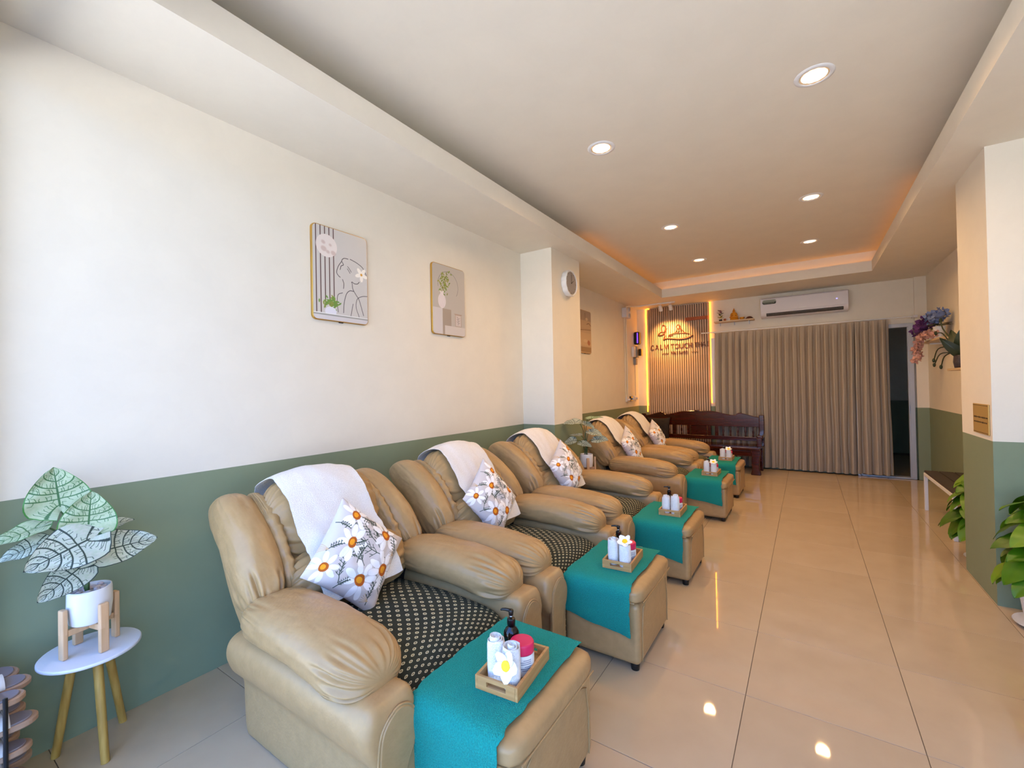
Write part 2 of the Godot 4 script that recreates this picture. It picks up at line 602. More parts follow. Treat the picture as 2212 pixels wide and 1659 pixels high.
func picture_moon():            # line drawing: moon, reed bars, figure seen from behind, flower, small plant
	var img = canvas(320, 480, Color(0.80, 0.785, 0.76))
	for k in 5:
		var x := 20 + k * 24
		stroke(img, [Vector2(x, 0), Vector2(x, 440 if k < 2 else 400)], 5.0, Color(0.33, 0.23, 0.22))
	blob(img, Vector2(78, 100), Vector2(58, 58), 0, Color(0.90, 0.86, 0.83))
	for e in [[60, 85, 11], [98, 92, 8], [62, 118, 16], [115, 130, 14], [85, 130, 10]]:
		blob(img, Vector2(e[0], e[1]), Vector2(e[2], e[2] * 0.8), 0.4, Color(0.76, 0.65, 0.61, 0.55), 6.0)
	var ink := Color(0.24, 0.21, 0.23)
	curve(img, [Vector2(200, 140), Vector2(175, 142), Vector2(162, 158), Vector2(172, 176), Vector2(158, 186), Vector2(152, 206)], 3.0, ink)
	curve(img, [Vector2(162, 160), Vector2(142, 190), Vector2(132, 222), Vector2(140, 238), Vector2(152, 246)], 3.0, ink)
	curve(img, [Vector2(212, 138), Vector2(250, 148), Vector2(285, 165), Vector2(304, 190), Vector2(310, 205)], 3.2, ink)
	curve(img, [Vector2(165, 255), Vector2(172, 275), Vector2(170, 302)], 3.0, ink)
	curve(img, [Vector2(218, 262), Vector2(222, 258), Vector2(236, 264), Vector2(254, 262), Vector2(266, 250)], 3.0, ink)
	curve(img, [Vector2(222, 264), Vector2(226, 295), Vector2(246, 325), Vector2(264, 350), Vector2(290, 430)], 3.0, ink)
	curve(img, [Vector2(168, 430), Vector2(172, 380), Vector2(186, 330), Vector2(206, 308), Vector2(230, 306)], 3.0, ink)
	curve(img, [Vector2(138, 430), Vector2(132, 380), Vector2(138, 340), Vector2(164, 325)], 2.6, ink)
	curve(img, [Vector2(262, 440), Vector2(244, 390), Vector2(252, 345), Vector2(285, 325), Vector2(318, 320)], 2.6, ink)
	curve(img, [Vector2(226, 375), Vector2(218, 410), Vector2(212, 440)], 2.6, ink)
	curve(img, [Vector2(196, 180), Vector2(206, 190), Vector2(218, 206)], 2.4, ink)
	curve(img, [Vector2(194, 192), Vector2(204, 204), Vector2(210, 214)], 2.4, ink)
	for k in 5:
		var a = k * TAU / 5 + 0.3
		blob(img, Vector2(280, 208) + Vector2(cos(a), sin(a)) * 20, Vector2(20, 10), a, Color(0.96, 0.93, 0.88))
	blob(img, Vector2(280, 208), Vector2(7, 7), 0, Color(0.85, 0.62, 0.25))
	var rs := RandomNumberGenerator.new(); rs.seed = 4
	for k in 60:
		var p := Vector2(96 + rs.randfn(0, 24), 385 + rs.randfn(0, 18))
		blob(img, p, Vector2(9, 4), rs.randf() * TAU, Color(0.40 + rs.randf() * 0.15, 0.58, 0.26))
	blob(img, Vector2(96, 432), Vector2(32, 24), 0, Color(0.88, 0.88, 0.91))
	img.fill_rect(Rect2i(0, 446, 320, 34), Color(0.82, 0.81, 0.81))
	stroke(img, [Vector2(0, 444), Vector2(320, 444)], 3.0, Color(0.93, 0.93, 0.92))
	img.fill_rect(Rect2i(0, 447, 320, 7), Color(0.63, 0.63, 0.60))
	return tex(img)

func picture_vase():            # vase with sprigs on a plinth in front of a ring
	var img = canvas(320, 480, Color(0.74, 0.715, 0.675))
	var ink := Color(0.45, 0.43, 0.43)
	var pts := []
	for k in 30:
		var a = PI * 0.95 + k * 0.135
		pts.append(Vector2(150 + 98 * cos(a), 140 + 98 * sin(a)))
	stroke(img, pts, 2.6, ink)
	img.fill_rect(Rect2i(0, 300, 92, 180), Color(0.82, 0.80, 0.79))
	img.fill_rect(Rect2i(92, 300, 84, 180), Color(0.66, 0.61, 0.55))
	img.fill_rect(Rect2i(112, 414, 208, 66), Color(0.82, 0.79, 0.76))
	blob(img, Vector2(88, 250), Vector2(36, 50), 0, Color(0.90, 0.87, 0.87))
	img.fill_rect(Rect2i(74, 186, 28, 34), Color(0.90, 0.87, 0.87))
	img.fill_rect(Rect2i(66, 182, 44, 8), Color(0.90, 0.87, 0.87))
	for k in 4:
		stroke(img, [Vector2(70 + k * 12, 212), Vector2(62 + k * 17, 250), Vector2(74 + k * 9, 292)], 1.6, Color(0.74, 0.70, 0.71))
	var rs := RandomNumberGenerator.new(); rs.seed = 9
	for k in 70:
		var t := rs.randf()
		var p := Vector2(92 + t * 45 + rs.randfn(0, 24), 180 - t * 125 + rs.randfn(0, 16))
		blob(img, p, Vector2(9, 4), rs.randf() * TAU, Color(0.42 + rs.randf() * 0.16, 0.52 + rs.randf() * 0.08, 0.22))
	stroke(img, [Vector2(88, 190), Vector2(104, 120), Vector2(140, 60)], 2.4, Color(0.35, 0.42, 0.22))
	for r in [Rect2i(206, 322, 80, 6), Rect2i(214, 328, 64, 84)]:
		img.fill_rect(r, Color(0.68, 0.60, 0.53))
	img.fill_rect(Rect2i(219, 332, 54, 76), Color(0.80, 0.76, 0.73))
	stroke(img, [Vector2(244, 400), Vector2(246, 370), Vector2(240, 345)], 2.4, ink)
	for k in 6:
		stroke(img, [Vector2(245, 350 + k * 8), Vector2(230 + (k % 2) * 34, 342 + k * 8)], 2.0, ink)
	return tex(img)

func picture_temple():          # faded sepia view
	var img = canvas(240, 380, Color(0.72, 0.63, 0.52))
	img.fill_rect(Rect2i(0, 0, 240, 90), Color(0.62, 0.55, 0.49))
	var ink := Color(0.45, 0.36, 0.27)
	curve(img, [Vector2(100, 80), Vector2(112, 50), Vector2(118, 20), Vector2(124, 50), Vector2(140, 80)], 4.0, ink)
	blob(img, Vector2(150, 75), Vector2(22, 14), 0, Color(0.78, 0.70, 0.60))
	curve(img, [Vector2(150, 120), Vector2(190, 110), Vector2(232, 128)], 7.0, ink)
	stroke(img, [Vector2(10, 180), Vector2(232, 165)], 5.0, ink)
	for k in 9: stroke(img, [Vector2(20 + k * 24, 176), Vector2(20 + k * 24, 158)], 3.0, ink)
	img.fill_rect(Rect2i(10, 200, 222, 110), Color(0.76, 0.66, 0.53))
	blob(img, Vector2(185, 285), Vector2(28, 22), 0.3, Color(0.62, 0.38, 0.27), 5.0)
	blob(img, Vector2(120, 270), Vector2(40, 14), 0, Color(0.80, 0.72, 0.60), 6.0)
	img.fill_rect(Rect2i(10, 325, 222, 45), Color(0.55, 0.45, 0.34))
	for k in 8: stroke(img, [Vector2(20 + k * 28, 365), Vector2(34 + k * 28, 332)], 4.0, Color(0.66, 0.56, 0.43))
	return tex(img)

func make_materials():
	var fine = bump_tex(0.05, 256, 4, 5, 3.0)
	var plaster_tone = noise_tex(0.02, Color(0.985, 0.985, 0.985), Color(1, 1, 1), 256, 3, 21)
	M.cream = grained(Color(0.91, 0.88, 0.81), 0.75, plaster_tone, 0.7, fine, 0.035)
	M.ceiling = grained(Color(0.91, 0.875, 0.80), 0.85, plaster_tone, 0.6, fine, 0.03)
	M.green = grained(Color(0.51, 0.56, 0.445), 0.6, plaster_tone, 0.8, fine, 0.05)
	M.tile = []
	for k in 3:
		var m = grained(Color(0.775, 0.69, 0.565).lerp(Color(0.76, 0.675, 0.55), k * 0.5), 0.03, noise_tex(0.02, Color(0.97, 0.965, 0.96), Color(1, 1, 1), 128, 4, 31 + k), 1.3)
		m.metallic_specular = 0.5
		M.tile.append(m)
	M.grout = mat(Color(0.42, 0.36, 0.29), 0.9)
	M.leather = grained(Color(0.70, 0.568, 0.385), 0.33, noise_tex(0.03, Color(0.94, 0.94, 0.93), Color(1, 1, 1), 256, 4, 41), 2.2, bump_tex(0.12, 256, 3, 42, 2.2, true), 0.16)
	M.leather.metallic_specular = 0.42
	M.black = mat(Color(0.03, 0.03, 0.035), 0.6)
	M.seat_cloth = mat(Color(1, 1, 1), 0.92)
	M.seat_cloth.albedo_texture = seat_cloth_tex()
	M.seat_cloth.uv1_scale = Vector3(25.0, 12.5, 1)
	var terry = bump_tex(0.16, 256, 3, 51, 6.0)
	var pile = noise_tex(0.13, Color(0.78, 0.78, 0.78), Color(1, 1, 1), 256, 3, 52)
	M.teal = grained(Color(0.0, 0.595, 0.535), 0.95, pile, 5.0, terry, 0.8)
	M.teal.rim_enabled = true; M.teal.rim = 0.35; M.teal.rim_tint = 0.8
	M.white_terry = grained(Color(0.96, 0.945, 0.92), 0.95, noise_tex(0.1, Color(0.93, 0.93, 0.93), Color(1, 1, 1), 256, 3, 53), 5.0, terry, 0.6)
	M.cushion = mat(Color(1, 1, 1), 0.9)
	M.cushion.albedo_texture = cushion_tex()
	M.cushion_back = mat(Color(0.83, 0.80, 0.78), 0.9)
	M.bamboo = grained(Color(0.78, 0.61, 0.39), 0.45, noise_tex(0.03, Color(0.86, 0.80, 0.72), Color(1, 1, 1), 256, 3, 61, 2), 4.0)
	M.beech = grained(Color(0.87, 0.72, 0.56), 0.5, noise_tex(0.03, Color(0.90, 0.87, 0.82), Color(1, 1, 1), 256, 3, 62, 1), 3.0)
	M.pine = grained(Color(0.80, 0.66, 0.35), 0.45, noise_tex(0.05, Color(0.80, 0.74, 0.62), Color(1, 1, 1), 256, 3, 63, 1), 4.0)
	M.rosewood = grained(Color(0.29, 0.095, 0.035), 0.16, noise_tex(0.03, Color(0.74, 0.70, 0.66), Color(1.0, 1.0, 1.0), 256, 4, 64, 2), 2.2)
	M.rosewood.metallic_specular = 0.6
	M.slat = grained(Color(0.80, 0.70, 0.60), 0.55, noise_tex(0.04, Color(0.87, 0.83, 0.78), Color(1, 1, 1), 256, 3, 65, 1), 2.0)
	M.slat_back = mat(Color(0.12, 0.09, 0.07), 0.8)
	M.sign_wood = mat(Color(0.36, 0.18, 0.09), 0.5)
	M.orange_wood = grained(Color(0.74, 0.40, 0.20), 0.5, noise_tex(0.03, Color(0.85, 0.78, 0.7), Color(1, 1, 1), 128, 3, 66, 2), 3.0)
	M.white = mat(Color(0.90, 0.90, 0.89), 0.35)
	M.white_matt = mat(Color(0.88, 0.88, 0.87), 0.7)
	M.ceramic = mat(Color(0.88, 0.88, 0.88), 0.22)
	M.tabletop = mat(Color(0.86, 0.86, 0.87), 0.3)
	M.plastic = mat(Color(0.86, 0.85, 0.86), 0.32)
	M.steel = mat(Color(0.72, 0.73, 0.75), 0.3, 0.9)
	M.gold = mat(Color(0.78, 0.62, 0.30), 0.32, 0.85)
	M.buddha = mat(Color(0.83, 0.56, 0.12), 0.35, 0.35)
	M.dark = mat(Color(0.05, 0.05, 0.055), 0.4)
	M.amber_glass = mat(Color(0.05, 0.02, 0.015), 0.06)
	M.pump = mat(Color(0.025, 0.025, 0.03), 0.3)
	M.pink = mat(Color(0.85, 0.13, 0.34), 0.3)
	M.curtain = grained(Color(0.71, 0.66, 0.59), 0.9, noise_tex(0.1, Color(0.90, 0.90, 0.90), Color(1, 1, 1), 256, 3, 71), 4.0)
	M.sheer = mat(Color(0.92, 0.91, 0.93), 0.9)
	M.petal = mat(Color(0.97, 0.96, 0.93), 0.6)
	M.yolk = mat(Color(0.98, 0.80, 0.10), 0.6)
	M.soil = mat(Color(0.16, 0.11, 0.07), 0.95)
	M.pebble = mat(Color(0.82, 0.78, 0.80), 0.5)
	M.stem = mat(Color(0.20, 0.32, 0.13), 0.5)
	M.caladium_green = mat(Color(1, 1, 1), 0.5)
	M.caladium_green.albedo_texture = leaf_tex(Color(0.69, 0.715, 0.60), Color(0.20, 0.38, 0.19), Color(0.20, 0.46, 0.16), 5.0)
	M.caladium_green.cull_mode = BaseMaterial3D.CULL_DISABLED
	M.caladium_dark = mat(Color(1, 1, 1), 0.5)
	M.caladium_dark.albedo_texture = leaf_tex(Color(0.74, 0.735, 0.69), Color(0.13, 0.20, 0.16), Color(0.10, 0.16, 0.14), 5.0)
	M.caladium_dark.cull_mode = BaseMaterial3D.CULL_DISABLED
	M.pothos = []
	for c in [Color(0.29, 0.46, 0.03), Color(0.21, 0.37, 0.03), Color(0.38, 0.52, 0.06)]:
		var m = mat(c, 0.38)
		m.cull_mode = BaseMaterial3D.CULL_DISABLED
		m.backlight_enabled = true
		m.backlight = Color(c.r * 0.35, c.g * 0.35, c.b * 0.2)
		M.pothos.append(m)
	M.dark_leaf = mat(Color(0.12, 0.19, 0.09), 0.4)
	M.dark_leaf.cull_mode = BaseMaterial3D.CULL_DISABLED
	M.blue_flower = mat(Color(0.44, 0.51, 0.69), 0.8)
	M.purple_flower = mat(Color(0.36, 0.18, 0.42), 0.8)
	M.pink_flower = mat(Color(0.80, 0.61, 0.55), 0.8)
	M.aluminium = mat(Color(0.70, 0.72, 0.75), 0.42, 0.35)
	M.slipper = mat(Color(0.62, 0.50, 0.40), 0.7)
	M.insole = mat(Color(0.47, 0.44, 0.45), 0.85)
	M.slipper_strap = mat(Color(0.80, 0.79, 0.76), 0.6)
	M.brown_cushion = grained(Color(0.16, 0.105, 0.07), 0.8, noise_tex(0.06, Color(0.75, 0.75, 0.75), Color(1, 1, 1), 128, 3, 81), 5.0)
	M.brass_plate = mat(Color(0.74, 0.60, 0.33), 0.4, 0.25)
	M.ink = mat(Color(0.25, 0.18, 0.10), 0.7)
	M.purple_led = glow(Color(0.45, 0.25, 1.0), 2.5)
	M.pavement = grained(Color(0.565, 0.595, 0.635), 0.85, noise_tex(0.05, Color(0.85, 0.85, 0.85), Color(1, 1, 1), 128, 3, 91), 0.7)
	M.lens = glow(Color(1.0, 0.92, 0.83), 1.6)
	M.led_strip = glow(AMBER, 7.0)
	M.cove_led = glow(AMBER, 1.0)
	M.reflector = mat(Color(0.86, 0.80, 0.72), 0.18, 0.7)
	M.reflector.emission_enabled = true
	M.reflector.emission = Color(1.0, 0.85, 0.66)
	M.reflector.emission_energy_multiplier = 0.35

# ---------------------------------------------------------------- the room
const WALL_L := -2.527      # left wall, front part
const WALL_L2 := -2.66      # left wall behind the pillar
const WALL_R := 1.41
const BACK := -8.29
const CEIL := 3.13
const SOFFIT := 2.84
const DADO := 1.01

func slab(parent, called, x0, x1, y0, y1, z0, z1, m):
	return part(parent, called, boxm(x1 - x0, y1 - y0, abs(z1 - z0)), m, Vector3((x0 + x1) * 0.5, (y0 + y1) * 0.5, (z0 + z1) * 0.5))

func two_tone(parent, x0, x1, z0, z1, y0 = 0.0, y1 = 3.3):
	if y0 < DADO:
		slab(parent, "dado", x0, x1, y0, DADO, z0, z1, M.green)
	slab(parent, "plaster", x0, x1, max(y0, DADO), y1, z0, z1, M.cream)

func build_room():
	# floor: polished tiles on a grout bed, each tile a piece of its own
	var fl = struct("floor")
	slab(fl, "grout_bed", -2.8, 1.7, -0.12, -0.003, -0.10, -11.2, M.grout)
	var xs := []; var zs := []
	for k in 8: xs.append(clamp(-2.655 + 0.6 * k, -2.66, 1.41))
	for k in 16: zs.append(max(-0.41 - 0.6 * (k - 1), -8.42))
	zs[0] = -0.10
	var shared := {}
	for i in 7:
		for j in 14:
			var w = xs[i + 1] - xs[i] - 0.0025
			var d = zs[j] - zs[j + 1] - 0.0025
			if w < 0.02 or d < 0.02: continue
			var key := Vector2i(int(w * 1000), int(d * 1000))
			if not shared.has(key): shared[key] = rbox(w, 0.012, d, 0.0012, 1)
			part(fl, "tile", shared[key], M.tile[(i * 5 + j * 3 + i * j) % 3], Vector3((xs[i] + xs[i + 1]) * 0.5, -0.006, (zs[j] + zs[j + 1]) * 0.5))
	for i in 3:
		for j in 4:
			part(fl, "tile", rbox(0.5975, 0.012, 0.5975, 0.0012, 1) if i + j == 0 else fl.get_child(fl.get_child_count() - 1).mesh, M.tile[(i + j) % 3], Vector3(0.345 + 0.3 + 0.6 * (i - 1), -0.006, -8.43 - 0.3 - 0.6 * j))
	# walls with a sage dado
	var wl = struct("wall_left")
	two_tone(wl, -2.8, WALL_L, -0.10, -4.0)
	two_tone(wl, -2.8, WALL_L2, -4.0, -8.55)
	var pl = struct("wall_left_pillar")
	two_tone(pl, -2.7, -2.15, -3.97, -4.64, 0.0, SOFFIT)
	var wr = struct("wall_right")
	two_tone(wr, WALL_R, 1.7, -0.10, -8.55)
	var pr = struct("wall_right_pillar")
	two_tone(pr, 0.95, 1.5, -3.90, -4.53, 0.0, SOFFIT)
	var wb = struct("wall_back")
	two_tone(wb, -2.8, 0.62, BACK, BACK - 0.14)
	two_tone(wb, 1.255, 1.7, BACK, BACK - 0.14)
	slab(wb, "plaster", 0.62, 1.255, 2.20, 3.3, BACK, BACK - 0.14, M.cream)
	slab(wb, "plaster", 1.285, WALL_R, DADO, SOFFIT, BACK, BACK + 0.05, M.cream)
	slab(wb, "dado", 1.285, WALL_R, 0.0, DADO, BACK, BACK + 0.05, M.green)
	var wf = struct("wall_front")
	two_tone(wf, -2.8, -2.44, -0.10, -0.235)
	two_tone(wf, 1.36, 1.7, -0.10, -0.235)
	slab(wf, "plaster", -2.44, 1.36, 2.68, 3.3, -0.10, -0.235, M.cream)
	# corridor beyond the door
	var wc = struct("wall_corridor")
	two_tone(wc, 0.10, 0.20, BACK - 0.14, -11.2)
	two_tone(wc, 1.62, 1.75, BACK - 0.14, -11.2)
	two_tone(wc, 0.10, 1.75, -11.1, -11.25)
	slab(wc, "plaster", 0.10, 1.75, 2.6, 2.7, BACK - 0.14, -11.2, M.ceiling)
	# ceiling: flat field with a dropped border and a lit cove behind its lip
	var ce = struct("ceiling")
	slab(ce, "ceiling_field", -2.8, 1.7, CEIL, 3.3, -0.10, -8.55, M.ceiling)
	var so = struct("ceiling_border")
	slab(so, "border_left", -2.8, -1.95, SOFFIT, 2.98, -0.10, -8.55, M.cream)
	slab(so, "border_right", 0.75, 1.7, SOFFIT, 2.98, -0.10, -8.55, M.cream)
	slab(so, "border_back", -1.95, 0.75, SOFFIT, 2.98, -7.40, -8.55, M.cream)
	slab(so, "border_front", -1.95, 0.75, SOFFIT, 2.98, -0.10, -0.40, M.cream)
	slab(so, "cove_wall", -2.8, -2.22, 2.98, CEIL, -0.10, -8.55, M.cream)
	slab(so, "cove_wall", 1.02, 1.7, 2.98, CEIL, -0.10, -8.55, M.cream)
	slab(so, "cove_wall", -2.22, 1.02, 2.98, CEIL, -7.53, -8.55, M.cream)
	slab(so, "cove_wall", -2.22, 1.02, 2.98, CEIL, -0.10, -0.27, M.cream)
	# pavement outside the open front
	var pv = struct("floor_outside")
	slab(pv, "paving", -12.0, 12.0, -0.16, -0.06, 14.0, -0.10, M.pavement)
	slab(pv, "canopy", -6.0, 6.0, 2.95, 3.07, 0.9, -0.10, M.ceiling)
	# cove light: an amber strip on the ledge
	cove_strip(Vector3(-2.06, 2.987, -6.0), 2.9, false, "amber light strip along the left ceiling ledge")
	cove_strip(Vector3(0.86, 2.987, -6.2), 2.5, false, "amber light strip along the right ceiling ledge")
	cove_strip(Vector3(-0.6, 2.987, -7.50), 2.9, true, "amber light strip along the rear ceiling ledge")
	for z in [-3.01, -4.97, -6.52]:
		for x in [0.075, -1.20]:
			downlight(Vector3(x, CEIL, z), ["nearest the door", "in the middle row", "in the rear row"][[-3.01, -4.97, -6.52].find(z)] + (" on the right" if x > 0 else " on the left"))
	build_door()

const COVE := 0.02
func cove_strip(p, ln, across, label):
	var t = thing("cove_light_strip", label, "light strip", p, "amber cove strips")
	part(t, "led_tape", rbox(ln if across else 0.012, 0.008, 0.012 if across else ln, 0.002, 1), M.cove_led)
	var a := AreaLight3D.new()
	a.name = "strip_light"
	a.area_size = Vector2(ln, 0.012)
	a.light_color = AMBER
	a.light_energy = COVE * ln
	a.shadow_enabled = true
	t.add_child(a)
	a.position = Vector3(0, 0.008, 0)
	a.basis = Basis(Vector3.UP, 0.0 if across else PI / 2) * Basis(Vector3.RIGHT, PI / 2)

func downlight(p, where):
	var t = thing("ceiling_downlight", "round recessed warm downlight in ceiling, " + where, "downlight", p, "recessed downlights")
	# white trim ring
	part(t, "trim_ring", lathe([Vector2(0.074, 0.0), Vector2(0.072, -0.003), Vector2(0.076, -0.007), Vector2(0.088, -0.006), Vector2(0.097, -0.002), Vector2(0.098, 0.0)], 40), M.white)
	# faceted reflector, a shallow silver bowl against the ceiling board
	var r = part(t, "reflector", surf(4, 24, func(u, b):
		var a = b * TAU
		var rr = lerp(0.073, 0.060, u)
		return Vector3(rr * cos(a), -0.0045 + 0.003 * u + 0.0012 * (int(round(b * 24)) % 2), rr * sin(a)), true, false), M.reflector)
	part(r, "bulb_lens", surf(6, 20, func(u, b):
		var a = b * TAU
		return Vector3(0.064 * u * cos(a), -0.0045 + 0.0016 * u * u + 0.0014 * ((int(round(b * 20)) + int(round(u * 6))) % 2) * u, 0.064 * u * sin(a)), false, false), M.lens)
	var l := SpotLight3D.new()
	l.name = "lamp_light"
	l.light_color = WARM
	l.light_energy = LAMP
	l.light_size = 0.065
	l.spot_angle = 78.0
	l.spot_angle_attenuation = 0.6
	l.spot_range = 14.0
	l.spot_attenuation = 2.0
	l.shadow_enabled = true
	t.add_child(l)
	l.position = Vector3(0, -0.025, 0)
	l.rotation.x = -PI / 2

func build_door():
	# aluminium frame round the opening in the back wall, with a sill rail
	var d = struct("door_1", Vector3(0, 0, BACK))
	part(d, "jamb", rbox(0.055, 2.2, 0.12, 0.004, 1), M.aluminium, Vector3(1.237, 1.1, 0.0))
	part(d, "jamb", rbox(0.055, 2.2, 0.12, 0.004, 1), M.aluminium, Vector3(0.64, 1.1, 0.0))
	part(d, "head", rbox(0.60, 0.055, 0.12, 0.004, 1), M.aluminium, Vector3(0.94, 2.175, 0.0))
	part(d, "sill", rbox(0.60, 0.025, 0.12, 0.004, 1), M.aluminium, Vector3(0.94, 0.0125, 0.0))
	part(d, "stop", rbox(0.018, 2.12, 0.05, 0.003, 1), M.aluminium, Vector3(1.205, 1.085, 0.03))
	part(d, "latch", rbox(0.012, 0.09, 0.03, 0.004, 1), M.steel, Vector3(1.20, 1.0, 0.065))

# ---------------------------------------------------------------- recliners, footstools and what lies on them
const CHAIR_X := -1.55
const LEAN := 0.489          # backrest leans back 28 degrees
const STOOLS := [-1.265, -2.355, -3.445, -5.12, -6.20]
const SEATS := [-1.305, -2.355, -3.445, -5.12, -6.20]
const WHICH := ["nearest the entrance", "second from the entrance", "third, just before the wall pillar", "fourth, just past the wall pillar", "fifth, next to the dark wooden bench"]

func arm_section():
	return smooth2([Vector2(-0.085, 0.014), Vector2(0.0, 0.012), Vector2(0.033, 0.014), Vector2(0.040, 0.14), Vector2(0.046, 0.24), Vector2(0.088, 0.305), Vector2(0.110, 0.380), Vector2(0.096, 0.437), Vector2(0.045, 0.462), Vector2(-0.04, 0.462), Vector2(-0.088, 0.43), Vector2(-0.095, 0.30), Vector2(-0.092, 0.15)], 5, true)

func arm_mesh(side: float):
	var sec = arm_section()
	var n = sec.size()
	var c := Vector2(0.0, 0.26)
	return surf(26, n, func(u, b):
		var q = sec[int(round(b * n)) % n]
		var t = clamp((u - 0.0) / 1.0, 0.0, 1.0)
		var x: float
		var s := 1.0
		if u < 0.12:
			var k = u / 0.12
			x = lerp(-0.395, -0.365, 1.0 - cos(k * PI / 2)); s = lerp(0.0, 1.0, pow(sin(k * PI / 2), 0.35)) if u > 0.0 else 0.0
		elif u > 0.8:
			var k = (u - 0.8) / 0.2
			x = lerp(0.455, 0.495, sin(k * PI / 2)); s = pow(max(0.0, cos(k * PI / 2)), 0.28) if u < 1.0 else 0.0
		else:
			x = lerp(-0.365, 0.455, (u - 0.12) / 0.68)
		# back end of the arm is lower and slimmer
		var y = q.y
		var w = q.x
		if q.y > 0.2: y = 0.2 + (q.y - 0.2) * lerp(0.93, 1.0, smoothstep(-0.40, -0.05, x))
		# pleats where the hide is drawn over the front of the arm
		var pl = 0.006 * smoothstep(0.36, 0.46, x) * sin(b * 46.0) * smoothstep(0.25, 0.4, q.y)
		var p = c + (Vector2(w, y) - c) * s * (1.0 + pl * 4.0)
		return Vector3(x, p.y, p.x * side), true)

func front_panel_poly(side: float):
	var pts = smooth2([Vector2(-0.070, 0.06), Vector2(-0.072, 0.2), Vector2(-0.072, 0.32), Vector2(-0.055, 0.395), Vector2(0.0, 0.432), Vector2(0.050, 0.415), Vector2(0.080, 0.365), Vector2(0.075, 0.305), Vector2(0.042, 0.245), Vector2(0.020, 0.18), Vector2(0.018, 0.10), Vector2(0.018, 0.06)], 5)
	var out := PackedVector2Array()
	for p in pts: out.append(Vector2(p.x * side, p.y))
	return out

